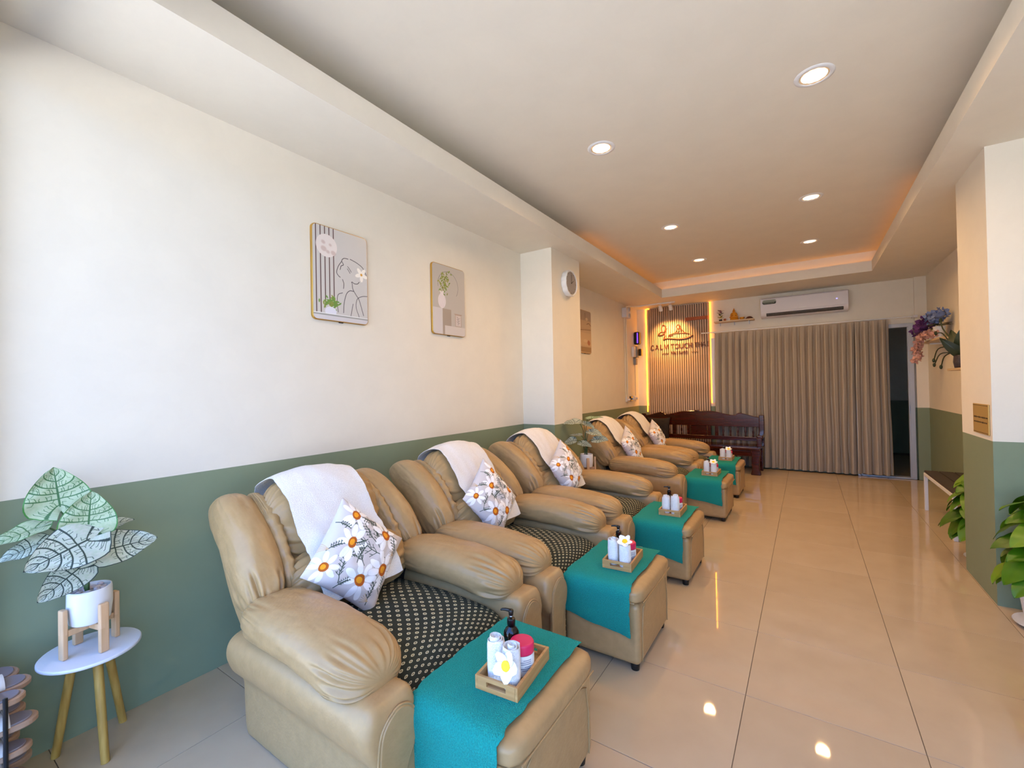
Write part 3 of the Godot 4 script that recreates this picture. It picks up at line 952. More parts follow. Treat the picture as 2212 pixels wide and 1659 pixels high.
func make_chair():
	var t = thing("recliner_armchair", "", "armchair", Vector3(CHAIR_X, 0, 0), "tan leather recliner armchairs")
	var fwd := Vector3(0, PI / 2, 0)
	# body between the arms, seat and padded front
	part(t, "base", rbox(0.78, 0.28, 0.62, 0.03, 3), M.leather, Vector3(-0.02, 0.165, 0))
	part(t, "seat", bolster(0.30, 0.080, 0.385, 0.55, 0.35, 0.0, 0.0, 16, 4), M.leather, Vector3(0.005, 0.338, 0), fwd)
	part(t, "front_pad", rbox(0.07, 0.30, 0.58, 0.03, 3), M.leather, Vector3(0.370, 0.200, 0))
	part(t, "mechanism_cover", rbox(0.16, 0.22, 0.66, 0.02, 2), M.black, Vector3(-0.33, 0.36, 0))
	for k in 4:
		part(t, "foot", lathe([Vector2(0, 0.0), Vector2(0.022, 0.0), Vector2(0.026, 0.018), Vector2(0, 0.019)], 14), M.dark, Vector3([-0.34, 0.40][k / 2], 0, [-0.40, 0.40][k % 2]))
	for side in [1.0, -1.0]:
		var a = part(t, "arm", arm_mesh(side), M.leather, Vector3(0, 0, 0.397 * side))
		var pts3 := []
		var poly = front_panel_poly(side)
		part(a, "front_panel", plate(poly, 0.022, 0.007), M.leather, Vector3(0.489, 0, 0), fwd)
		for p in poly: pts3.append(Vector3(0.494, p.y, -p.x))
		part(a, "piping", tube(pts3, 0.004, 6), M.leather)
		var pad = bolster(0.138, 0.088, 0.365, 0.82, 0.40, 0.035, 0.085, 24, 11 if side > 0 else 12, 0.0022, func(p):
			p.y -= 0.055 * pow(clamp((p.z + 0.1) / 0.5, 0.0, 1.0), 2.0) + 0.015 * pow(clamp((-p.z - 0.1) / 0.3, 0.0, 1.0), 2.0)
			p.y = max(p.y, -0.084)
			return p)
		part(a, "arm_pad", pad, M.leather, Vector3(0.052, 0.528, -0.012 * side), fwd)
	# backrest: padded shell, two side bolsters, gathered strips, head and lumbar pillows
	var arch := PackedVector2Array()
	for p in smooth2([Vector2(-0.40, 0.0), Vector2(-0.425, 0.25), Vector2(-0.41, 0.48), Vector2(-0.30, 0.58), Vector2(-0.14, 0.615), Vector2(0.0, 0.625), Vector2(0.14, 0.615), Vector2(0.30, 0.58), Vector2(0.41, 0.48), Vector2(0.425, 0.25), Vector2(0.40, 0.0)], 5):
		arch.append(p)
	var br = part(t, "backrest", plate(arch, 0.11, 0.03), M.leather, Vector3(-0.28, 0.40, 0))
	br.basis = Basis(Vector3.BACK, LEAN)
	br.mesh = join([[br.mesh, Transform3D(Basis(Vector3.UP, PI / 2), Vector3(-0.125, 0, 0))]])
	var up := Vector3(-PI / 2, 0, 0)
	for side in [1.0, -1.0]:
		var bend = func(p):
			p.x *= 1.0
			p.x -= side * 0.045 * pow(clamp(p.z / 0.28, 0.0, 1.0), 2.0)
			return p
		var wing = bolster(0.088, 0.128, 0.28, 0.84, 0.50, 0.11, 0.03, 15, 21 if side > 0 else 22, 0.0028, func(p):
			p.y += -0.34 * p.z - 0.55 * p.z * p.z
			return p)
		var w = part(br, "side_bolster", wing, M.leather, Vector3(-0.015, 0.385, 0.374 * side), Vector3(-PI / 2, 0, 0))
		w.basis = Basis(Vector3(0, 0, side), Vector3(1, 0, 0), Vector3(0, side, 0)) if false else Basis(Vector3.RIGHT, -PI / 2) * Basis(Vector3.BACK, PI / 2 * 0.0)
		w.basis = Basis(Vector3(0, 0, 1), Vector3(1, 0, 0), Vector3(0, 1, 0)) * Basis(Vector3.UP, -0.07 * side)
		var rf = bolster(0.042, 0.100, 0.27, 0.9, 0.6, 0.10, 0.08, 9, 31, 0.004, func(p):
			var k = 0.05 * sin(p.z * 150.0 + 2.0 * sin(p.z * 31.0) + p.x * 30.0) + 0.035 * sin(p.z * 260.0 + 1.5 * sin(p.z * 47.0))
			return Vector3(p.x * (1.0 + k), p.y * (1.0 + k) - 0.26 * p.z - 0.55 * p.z * p.z, p.z))
		var rr = part(br, "gathered_strip", rf, M.leather, Vector3(0.005, 0.370, 0.282 * side))
		rr.basis = Basis(Vector3(0, 0, 1), Vector3(1, 0, 0), Vector3(0, 1, 0)) * Basis(Vector3.UP, -0.05 * side)
	# pillows run along z, gathered at both ends
	part(br, "head_pillow", bolster(0.128, 0.215, 0.290, 0.80, 0.50, 0.09, 0.09, 26, 5, 0.002), M.leather, Vector3(-0.010, 0.435, 0))
	part(br, "lumbar_pillow", bolster(0.125, 0.145, 0.315, 0.85, 0.5, 0.10, 0.10, 18, 6, 0.002), M.leather, Vector3(0.05, 0.135, 0))
	return t

func seat_cover_mesh(hz: float):
	# runs from under the backrest, over the seat and down the front
	var path = smooth2([Vector2(-0.26, 0.435), Vector2(-0.12, 0.444), Vector2(0.06, 0.450), Vector2(0.22, 0.446), Vector2(0.33, 0.436), Vector2(0.395, 0.405), Vector2(0.424, 0.345), Vector2(0.426, 0.24), Vector2(0.427, 0.14), Vector2(0.428, 0.05)], 6)
	var n = path.size() - 1
	return sheet(n, 20, func(u, b):
		var q = path[int(round(u * n))]
		var z = lerp(-hz, hz, b)
		var e = abs(2.0 * b - 1.0)
		var y = q.y - 0.035 * pow(e, 4.0) * smoothstep(0.2, 0.4, q.y) + 0.002 * sin(z * 40.0 + u * 9.0)
		return Vector3(q.x - 0.0015 * (1.0 + sin(z * 33.0)) * smoothstep(0.40, 0.1, q.y), y, z), 0.004)

func back_towel_mesh(hw: float, skew: float, lower: float, sd: int):
	var path = smooth2([Vector2(-0.185, 0.50), Vector2(-0.175, 0.60), Vector2(-0.125, 0.676), Vector2(-0.03, 0.697), Vector2(0.072, 0.664), Vector2(0.124, 0.57), Vector2(0.138, 0.46), Vector2(0.140, 0.36), Vector2(0.158, 0.29), Vector2(0.185, 0.22), Vector2(0.198, 0.14), Vector2(0.198, lower)], 6)
	var n = path.size() - 1
	var nz := FastNoiseLite.new(); nz.seed = sd; nz.frequency = 4.0
	return sheet(n, 22, func(u, b):
		var q = path[int(round(u * n))]
		var z = lerp(-hw, hw, b) + skew * u + 0.012 * nz.get_noise_2d(u * 2.0, 7.0)
		var e = abs(2.0 * b - 1.0)
		var lift = 0.006 * nz.get_noise_2d(u * 1.5, b * 1.2) + 0.004 * sin(b * 14.0 + u * 3.0) * smoothstep(0.3, 0.9, u) + 0.006 * smoothstep(0.90, 1.0, e)
		# the top curves with the pillow
		var drop = -0.035 * pow(abs(z) / 0.22, 2.0) * exp(-pow((u - 0.33) / 0.22, 2.0))
		return Vector3(q.x + lift + drop * 0.4, q.y + lift * 0.4 + drop, z), 0.010)

func cushion_mesh(s: float, th: float, sd: int):
	var nz := FastNoiseLite.new(); nz.seed = sd; nz.frequency = 3.0
	var n := 30
	var v := PackedVector3Array(); var uv := PackedVector2Array(); var ix := PackedInt32Array()
	for side in [1.0, -1.0]:
		var o := v.size()
		for i in n + 1:
			for j in n + 1:
				var a = sin((2.0 * i / n - 1.0) * PI / 2); var b = sin((2.0 * j / n - 1.0) * PI / 2)
				var ed = (1.0 - pow(abs(a), 2.4)) * (1.0 - pow(abs(b), 2.4))
				var pinch = 1.0 - 0.085 * (1.0 - pow(abs(a), 2.0)) * pow(abs(b), 3.0)
				var pinch2 = 1.0 - 0.085 * (1.0 - pow(abs(b), 2.0)) * pow(abs(a), 3.0)
				var z = side * th * pow(max(ed, 0.0), 0.52) * (1.0 + 0.22 * nz.get_noise_2d(a, b))
				if ed < 0.001: z = 0.0
				v.append(Vector3(a * s * pinch2, b * s * pinch, z))
				uv.append(Vector2(0.5 + 0.5 * a, 0.5 - 0.5 * b))
		for i in n:
			for j in n:
				var p := o + i * (n + 1) + j
				ix.append_array([p, p + n + 1, p + 1, p + 1, p + n + 1, p + n + 2] if side > 0 else [p, p + 1, p + n + 1, p + 1, p + n + 2, p + n + 1])
	return to_mesh(v, PackedVector3Array(), uv, ix)

func make_stool():
	var t = thing("footstool", "", "footstool", Vector3(-0.895, 0, 0), "tan leather footstools")
	part(t, "body", rbox(0.405, 0.30, 0.535, 0.028, 4), M.leather, Vector3(0, 0.185, 0))
	var lid = part(t, "lid", surf(20, 60, func(u, b):
		# rounded slab, a little crowned
		var a = b * TAU
		var hx := 0.218; var hz := 0.280
		var t2 = -cos(u * PI)
		var r = pow(max(0.0, 1.0 - pow(abs(t2), 5.0)), 0.22)
		if u == 0.0 or u == 1.0: r = 0.0
		var px = clamp(cos(a) * 1.55, -1.0, 1.0); var pz = clamp(sin(a) * 1.55, -1.0, 1.0)
		var q = Vector2(cos(a), sin(a)); var m = pow(pow(abs(q.x), 9.0) + pow(abs(q.y), 9.0), 1.0 / 9.0)
		q /= m
		var crown = 0.010 * (1.0 - r * r) if t2 > 0.0 else 0.0
		return Vector3(q.x * hx * r, t2 * 0.042 + crown, q.y * hz * r), true), M.leather, Vector3(0, 0.368, 0))
	for s in [-1.0, 1.0]:
		part(lid, "piping", tube([Vector3(-0.185, -0.024, s * 0.279), Vector3(0.185, -0.024, s * 0.279)], 0.004, 6), M.leather)
	part(lid, "piping", tube([Vector3(0.217, -0.024, -0.245), Vector3(0.217, -0.024, 0.245)], 0.004, 6), M.leather)
	part(t, "front_seam", tube([Vector3(0.2035, 0.05, 0.225), Vector3(0.2045, 0.20, 0.225), Vector3(0.2045, 0.30, 0.205), Vector3(0.2045, 0.325, 0.15), Vector3(0.2045, 0.325, -0.15), Vector3(0.2045, 0.30, -0.205), Vector3(0.2045, 0.20, -0.225), Vector3(0.2035, 0.05, -0.225)], 0.003, 6), M.leather)
	for k in 4:
		part(t, "foot", lathe([Vector2(0, 0), Vector2(0.020, 0.0), Vector2(0.025, 0.05), Vector2(0, 0.05)], 14), M.dark, Vector3([-0.16, 0.165][k / 2], 0, [-0.225, 0.225][k % 2]))
	return t

func teal_towel_mesh(x0: float, x1: float, far: float, hang: float, sd: int):
	# lies across the lid and hangs down its near side; local to the footstool centre
	var c := []
	c.append(Vector2(-far, 0.4255)); c.append(Vector2(-0.10, 0.4275)); c.append(Vector2(0.10, 0.4275)); c.append(Vector2(0.22, 0.424))
	c.append(Vector2(0.268, 0.413)); c.append(Vector2(0.290, 0.385)); c.append(Vector2(0.293, 0.345)); c.append(Vector2(0.288, 0.30)); c.append(Vector2(0.283, hang))
	var path = smooth2(c, 6)
	var n = path.size() - 1
	var nz := FastNoiseLite.new(); nz.seed = sd; nz.frequency = 3.5
	return sheet(n, 26, func(u, b):
		var q = path[int(round(u * n))]
		var low = smoothstep(0.40, 0.2, q.y)
		var x = lerp(x0, x1, b) + 0.012 * nz.get_noise_2d(u * 2.0, b * 0.3 + 5.0)
		var y = q.y + 0.0025 * max(0.0, nz.get_noise_2d(x * 6.0, q.x * 5.0)) - low * 0.05 * b
		var z = q.x + low * (0.006 * (1.0 + sin(b * 9.0 + sd)) + 0.004 * nz.get_noise_2d(b * 3.0, 2.0))
		return Vector3(x, y, z), 0.006)

func make_tray():
	var t = thing("serving_tray", "", "tray", Vector3.ZERO, "small bamboo trays on the footstools")
	var w := 0.155; var d := 0.245; var h := 0.044; var th := 0.010
	part(t, "bottom", rbox(w - 0.012, 0.006, d - 0.012, 0.0015, 1), M.bamboo, Vector3(0, 0.005, 0))
	for s in [-1.0, 1.0]:
		part(t, "long_side", rbox(th, h, d, 0.0015, 1), M.bamboo, Vector3(s * (w - th) * 0.5, h * 0.5, 0))
		# end board with a slot for the fingers
		var iw = w - 2.0 * th
		var e = [[rbox(iw, h * 0.36, th, 0.0012, 1), at(Vector3(0, h * 0.18, 0))], [rbox(iw, h * 0.30, th, 0.0012, 1), at(Vector3(0, h * 0.85, 0))], [rbox(iw * 0.24, h * 0.36, th, 0.0004, 1), at(Vector3(-iw * 0.38, h * 0.53, 0))], [rbox(iw * 0.24, h * 0.36, th, 0.0004, 1), at(Vector3(iw * 0.38, h * 0.53, 0))]]
		part(t, "handle_end", join(e), M.bamboo, Vector3(0, 0, s * (d - th) * 0.5))
	return t

func roll_mesh(h: float, r: float, sd: int):
	# rolled face towel standing on end: a spiral sheet wound tight, its loose edge showing
	var nz := FastNoiseLite.new(); nz.seed = sd; nz.frequency = 3.0
	return sheet(130, 10, func(u, b):
		var a = u * TAU * 3.2
		var rr = lerp(0.004, r, pow(u, 0.85))
		var y = h * b
		var flare = 1.0 + 0.10 * sin(b * PI) * 0.5 + 0.05 * nz.get_noise_2d(cos(a) * 1.2, b * 1.5 + sin(a))
		var dy = 0.010 * (1.0 - u) * b + 0.006 * sin(a * 0.5 + sd) * b
		return Vector3(cos(a) * rr * flare, y + dy, sin(a) * rr * flare), r * 0.16)

func plumeria(called, label, p: Vector3, rot: Vector3, group: String):
	var t = thing(called, label, "flower", p, group)
	t.rotation = rot
	for k in 5:
		var a = TAU * k / 5.0
		var pm = surf(8, 8, func(u, b):
			var s = 0.031 * u
			var w = 0.0125 * sin(pow(u, 0.75) * PI * 0.92) + 0.001
			var c = (b - 0.5) * 2.0
			return Vector3(s * cos(a) - c * w * sin(a), 0.003 + 0.010 * u * u * 0.6 + 0.003 * c * sin(u * 3.0), s * sin(a) + c * w * cos(a)), false, false)
		part(t, "petal", pm, M.petal_sheet)
	part(t, "flower_centre", lathe([Vector2(0, 0.001), Vector2(0.011, 0.004), Vector2(0.010, 0.0065), Vector2(0.004, 0.0055), Vector2(0, 0.0045)], 14), M.yolk)
	return t

func make_bottle(label, p, group):
	var t = thing("pump_bottle", label, "bottle", p, group)
	part(t, "bottle_body", lathe([Vector2(0, 0), Vector2(0.026, 0.0), Vector2(0.0285, 0.004), Vector2(0.0285, 0.085), Vector2(0.027, 0.098), Vector2(0.020, 0.110), Vector2(0.013, 0.116), Vector2(0.012, 0.122), Vector2(0, 0.122)], 28), M.amber_glass)
	var c = part(t, "pump", lathe([Vector2(0, 0.120), Vector2(0.0145, 0.120), Vector2(0.0145, 0.142), Vector2(0.0125, 0.145), Vector2(0.0055, 0.147), Vector2(0.0055, 0.150), Vector2(0, 0.150)], 20), M.pump)
	part(c, "collar", lathe([Vector2(0, 0.149), Vector2(0.0042, 0.149), Vector2(0.0042, 0.156), Vector2(0, 0.156)], 12), M.white)
	part(c, "nozzle", join([[lathe([Vector2(0, 0.155), Vector2(0.008, 0.155), Vector2(0.0085, 0.160), Vector2(0.010, 0.171), Vector2(0.007, 0.175), Vector2(0, 0.1755)], 16), at(Vector3.ZERO)], [tube([Vector3(0, 0.171, 0), Vector3(-0.02, 0.172, 0.004), Vector3(-0.034, 0.170, 0.007), Vector3(-0.038, 0.167, 0.008)], [0.006, 0.0052, 0.0042, 0.0035], 10), at(Vector3.ZERO)]]), M.pump)
	return t

func make_jar(label, p, group):
	var t = thing("cream_jar", label, "jar", p, group)
	part(t, "jar_body", lathe([Vector2(0, 0), Vector2(0.029, 0), Vector2(0.032, 0.004), Vector2(0.0325, 0.05), Vector2(0.030, 0.057), Vector2(0.028, 0.060), Vector2(0, 0.060)], 30), M.white)
	part(t, "lid", lathe([Vector2(0, 0.058), Vector2(0.0315, 0.058), Vector2(0.0322, 0.061), Vector2(0.0322, 0.082), Vector2(0.030, 0.086), Vector2(0.026, 0.087), Vector2(0, 0.087)], 30), M.pink)
	# small printed lines on the label
	var k := 0
	for e in [[0.046, 0.7], [0.041, 1.0], [0.036, 0.9], [0.029, 0.6], [0.024, 1.0], [0.019, 0.8]]:
		part(t, "print_line", surf(10, 1, func(u, b):
			var a = 0.2 + e[1] * u
			return Vector3(cos(a) * 0.0327, e[0] + 0.0022 * b, sin(a) * 0.0327), false, false), M.print_grey)
		k += 1
	t.scale = Vector3(1.28, 1.2, 1.28)
	return t

func build_seating():
	M.petal_sheet = mat(Color(0.97, 0.96, 0.93), 0.6)
	M.petal_sheet.cull_mode = BaseMaterial3D.CULL_DISABLED
	M.print_grey = mat(Color(0.55, 0.55, 0.60), 0.6)
	M.print_grey.cull_mode = BaseMaterial3D.CULL_DISABLED
	var chair = make_chair()
	var stool = make_stool()
	var cover = seat_cover_mesh(0.285)
	var pillow := [cushion_mesh(0.190, 0.072, 1), cushion_mesh(0.190, 0.068, 2)]
	var tray = make_tray()
	var rolls := [roll_mesh(0.132, 0.0295, 3), roll_mesh(0.126, 0.030, 5), roll_mesh(0.118, 0.0305, 8)]
	var back_xf := Transform3D(Basis(Vector3.BACK, LEAN), Vector3(CHAIR_X - 0.28, 0.40, 0))
	# cushion: place in the backrest frame (out, up, sideways) and turn in its own plane, tip
	var cush := [[0.235, 0.165, 0.06, 45.0, 0.12], [0.235, 0.20, 0.07, 34.0, 0.10], [0.235, 0.21, 0.07, 30.0, 0.12], [0.235, 0.20, 0.08, 28.0, 0.1], [0.235, 0.20, 0.08, 26.0, 0.1]]
	var tow := [[0.205, 0.0, 0.02], [0.200, 0.0, 0.03], [0.195, 0.01, 0.03], [0.195, 0.0, 0.02], [0.19, 0.0, 0.03]]
	var fl := [Vector3(0, 0, 0), Vector3(0.035, 0.118, -0.03), null, Vector3(0.04, 0.10, 0), Vector3(0.04, 0.10, 0)]
	for i in 5:
		var z = SEATS[i]
		var which = WHICH[i]
		var zs = STOOLS[i]
		if i == 0:
			chair.position.z = z
			chair.set_meta("label", "tan leather recliner armchair " + which)
			stool.position.z = zs
			stool.set_meta("label", "tan leather footstool with teal towel, " + which)
		else:
			copy(chair, "tan leather recliner armchair " + which, Vector3(CHAIR_X, 0, z))
			copy(stool, "tan leather footstool with teal towel, " + which, Vector3(-0.895, 0, zs))
		single("seat_cloth", cover, M.seat_cloth, "dark green cloth with cream lozenges on the recliner " + which, "seat cloth", Vector3(CHAIR_X, 0, z), "patterned cloths over the recliner seats")
		var bt = single("back_towel", back_towel_mesh(tow[i][0], tow[i][1], tow[i][2], 5 + i), M.white_terry, "white towel draped over the back of the recliner " + which, "towel", Vector3.ZERO, "white towels over the recliner backs")
		bt.transform = Transform3D(Basis.IDENTITY, Vector3(0, 0, z + (0.03 if i == 0 else 0.0))) * back_xf
		var cu = single("daisy_cushion", pillow[i % 2], M.cushion, "square cushion with white daisies on the recliner " + which, "cushion", Vector3.ZERO, "daisy cushions on the recliners")
		var e = cush[i]
		var cb = Basis(Vector3(0, 0, -1), Vector3(0, 1, 0), Vector3(1, 0, 0))     # face looks out of the backrest
		cu.transform = Transform3D(Basis.IDENTITY, Vector3(0, 0, z)) * back_xf * Transform3D(Basis(Vector3.BACK, -e[4]) * cb * Basis(Vector3.BACK, deg_to_rad(e[3])), Vector3(e[0], e[1], e[2]))
		# teal towel, tray and what stands in the tray
		var tt = single("teal_towel", teal_towel_mesh(-0.19, 0.165, [0.262, 0.262, 0.262, 0.262, 0.262][i], [0.20, 0.225, 0.215, 0.215, 0.215][i], 3 + i), M.teal, "teal terry towel over the footstool " + which, "towel", Vector3(-0.895, 0, zs), "teal towels over the footstools")
		if i == 2:
			part(tt, "sewn_tag", rbox(0.03, 0.014, 0.0016, 0.0006, 1), M.white_matt, Vector3(-0.125, 0.225, 0.3005))
		var turn = [0.10, 0.06, 0.02, 0.0, 0.0][i]
		var tp = Vector3(-0.845 + [0.0, -0.01, -0.015, -0.02, -0.02][i], 0.4305, zs + [0.03, 0.02, 0.0, 0.02, 0.02][i])
		var tr = tray
		if i > 0: tr = copy(tray, "", tp)
		tr.set_meta("label", "small bamboo tray on the footstool " + which)
		tr.position = tp
		tr.rotation.y = turn
		var spin := Basis(Vector3.UP, turn)
		var g1 := "rolled white face towels in the trays"
		var a = single("rolled_towel", rolls[i % 3], M.white_terry, "rolled white face towel, left one in the tray " + which, "towel", tp + spin * Vector3(-0.034, 0.009, 0.062), g1, Vector3(0, 0.5 + i, 0))
		var b = single("rolled_towel", rolls[(i + 1) % 3], M.white_terry, "rolled white face towel, right one in the tray " + which, "towel", tp + spin * Vector3(0.034, 0.009, 0.074), g1, Vector3(0, 2.4 + i, 0))
		make_jar("pink-lidded white jar in the tray " + which, tp + spin * Vector3(0.026, 0.0085, -0.012), "pink lidded jars in the trays")
		make_bottle("dark pump bottle in the tray " + which, tp + spin * Vector3(-0.036, 0.0085, -0.052 if i == 0 else -0.04), "dark pump bottles in the trays")
		if i == 0:
			plumeria("plumeria_flower", "white plumeria with yellow centre on the side of a rolled towel, front tray", tp + spin * Vector3(0.036, 0.098, 0.113), Vector3(1.25, 0, 0.0), "plumeria flowers on the trays").scale = Vector3(1.5, 1.5, 1.5)
		elif i != 2:
			plumeria("plumeria_flower", "white plumeria on a rolled towel, tray " + which, tp + spin * Vector3(0.036, 0.142, 0.085), Vector3(0.55, 0, -0.1), "plumeria flowers on the trays").scale = Vector3(1.3, 1.3, 1.3)

# ---------------------------------------------------------------- the back of the room
func aligned(z: Vector3, up: Vector3):
	var b := Basis()
	b.z = z.normalized()
	b.x = up.cross(b.z).normalized()
	b.y = b.z.cross(b.x)
	return b

func ball(rx: float, ry: float, rz: float, n := 14):
	return surf(n, n + 6, func(u, b):
		var th = u * PI
		var a = b * TAU
		return Vector3(rx * sin(th) * cos(a), ry * cos(th), rz * sin(th) * sin(a)), true)

func strip_light(t, size: Vector2, p: Vector3, b: Basis, e: float, c: Color):
	var a := AreaLight3D.new()
	a.name = "strip_light"
	a.area_size = size
	a.light_color = c
	a.light_energy = e
	a.shadow_enabled = true
	t.add_child(a)
	a.position = p
	a.basis = b

func build_sign():
	var t = thing("sign_panel", "wood slat wall panel with cut-out massage shop lettering and swan boat", "sign", Vector3(0, 0, BACK))
	slab(t, "backing_board", -2.462, -1.386, 0.0, 2.83, 0.0, 0.006, M.slat_back)
	var n := 28
	var pitch := 1.072 / n
	var sm = rbox(pitch * 0.70, 2.83, 0.018, 0.002, 1)
	for k in n:
		part(t, "slat", sm, M.slat, Vector3(-2.460 + pitch * (k + 0.5), 1.415, 0.014))
	part(t, "wooden_ledge", rbox(0.37, 0.055, 0.045, 0.004, 1), M.orange_wood, Vector3(-1.585, 2.565, 0.045))
	# letters stand off the slats
	var font := SystemFont.new()
	font.font_names = PackedStringArray(["Droid Sans"])
	var words := [["CALM", -2.40, 2.055, 0.084, 0.082], ["TOUCH", -2.035, 2.055, 0.076, 0.082], ["THAI", -1.635, 2.055, 0.066, 0.082]]
	for w in words:
		for k in w[0].length():
			letter(t, font, w[0][k], Vector3(w[1] + w[3] * k, w[2], 0.030), w[4])
	for k in 7:
		letter(t, font, "MASSAGE"[k], Vector3(-2.035 + 0.040 * k, 1.955, 0.030), 0.048)
	for s in [-2.19, -1.68]:
		for k in 3:
			var x = s + k * 0.04
			part(t, "chevron", tube([Vector3(x, 1.985, 0.030), Vector3(x + 0.015, 1.962, 0.030), Vector3(x + 0.03, 1.985, 0.030)], 0.0045, 6), M.sign_wood)
	var f = func(a):
		var o := []
		for p in a:
			var px = 1380.0 + p[0] / 10.37
			var py = 640.0 + p[1] / 10.37
			o.append(Vector3(-2.396 + (px - 1405.0) * 0.00802, 2.09 + (752.0 - (px - 1405.0) * 0.058 - py) * 0.00802, 0.030))
		return o
	var lines := [
		["lotus_petal", [[572, 600], [530, 650], [518, 710], [535, 765], [562, 792]], 0.011], ["lotus_petal", [[572, 600], [600, 640], [612, 690], [600, 745], [568, 792]], 0.011],
		["lotus_petal", [[560, 780], [500, 785], [462, 815], [430, 852]], 0.009], ["lotus_petal", [[430, 852], [490, 855], [540, 845], [580, 815]], 0.011],
		["swan_neck", [[640, 690], [612, 765], [585, 850], [556, 962]], 0.009], ["swan_neck", [[612, 860], [590, 910], [575, 950]], 0.007],
		["boat_hull", [[556, 962], [640, 935], [760, 940], [900, 955], [1040, 945], [1150, 912], [1225, 860]], 0.012], ["boat_hull", [[620, 928], [760, 925], [900, 938], [1040, 928], [1160, 895]], 0.008],
		["lying_figure", [[672, 872], [720, 835], [800, 822], [900, 818], [1030, 815], [1140, 832]], 0.008], ["lying_figure", [[680, 880], [740, 872], [790, 850]], 0.007],
		["kneeling_figure", [[870, 720], [850, 780], [800, 812], [720, 850]], 0.008], ["kneeling_figure", [[905, 720], [910, 770], [880, 810]], 0.010], ["kneeling_figure", [[950, 690], [985, 745], [1020, 790], [1060, 815]], 0.008], ["kneeling_figure", [[940, 700], [955, 760], [960, 810]], 0.007]]
	for e in lines:
		part(t, e[0], tube(smooth2(f.call(e[1]), 5), e[2], 8), M.sign_wood)
	var ring := []
	for k in 17:
		var a = TAU * k / 16.0
		ring.append([900 + 42 * cos(a), 665 + 46 * sin(a)])
	part(t, "kneeling_figure", tube(f.call(ring), 0.010, 8), M.sign_wood)
	# amber light lines on both sides
	for e in [[-2.486, 0.90, 2.82, "left"], [-1.364, 1.07, 2.83, "right"]]:
		var s = thing("amber_light_line", "vertical glowing amber light line on the %s edge of the slat sign" % e[3], "light strip", Vector3(e[0], e[1], BACK + 0.018), "amber lines beside the slat sign")
		var pts := []
		for k in 13:
			pts.append(Vector3(0.004 * sin(k * 2.1) * (1.0 if e[3] == "left" else 0.5), (e[2] - e[1]) * k / 12.0, 0))
		if e[3] == "left": pts.append_array([Vector3(0.03, e[2] - e[1] + 0.012, 0.0), Vector3(0.065, e[2] - e[1] + 0.006, 0.01)])
		part(s, "light_tube", tube(pts, 0.010, 8), M.led_strip)
		strip_light(s, Vector2(0.02, e[2] - e[1]), Vector3(0, (e[2] - e[1]) * 0.5, 0.014), Basis(Vector3.UP, PI), 0.10, AMBER)

func letter(t, font, ch, p, h):
	var m := TextMesh.new()
	m.font = font
	m.text = ch
	m.font_size = 32
	m.pixel_size = h / 23.0
	m.depth = 0.012
	m.curve_step = 1.0
	part(t, "letter", m, M.sign_wood, p + Vector3(0.03, h * 0.5, 0))

func curtain_mesh(w: float, h0: float, h1: float, pleats: float, sd: int, flare0 := 0.0):
	var nz := FastNoiseLite.new(); nz.seed = sd; nz.frequency = 1.3
	var nx := int(pleats * 12)
	return sheet(24, nx, func(u, b):
		var y = -u * lerp(h0, h1, b)
		var warp = b * w + 0.03 * nz.get_noise_2d(b * w * 3.0, u * 0.7) * u
		var ph = b * pleats * TAU + 1.6 * nz.get_noise_2d(b * w * 2.4, 4.0)
		var top = smoothstep(0.0, 0.07, u)
		var sharp = sin(ph)
		var fold = lerp(0.006, 0.044, top) * (sharp + 0.35 * sin(2.0 * ph + 0.7)) + 0.014 * nz.get_noise_2d(b * w * 6.0, u * 1.2) * u
		return Vector3(warp - flare0 * u * (1.0 - b), y, fold), 0.003)

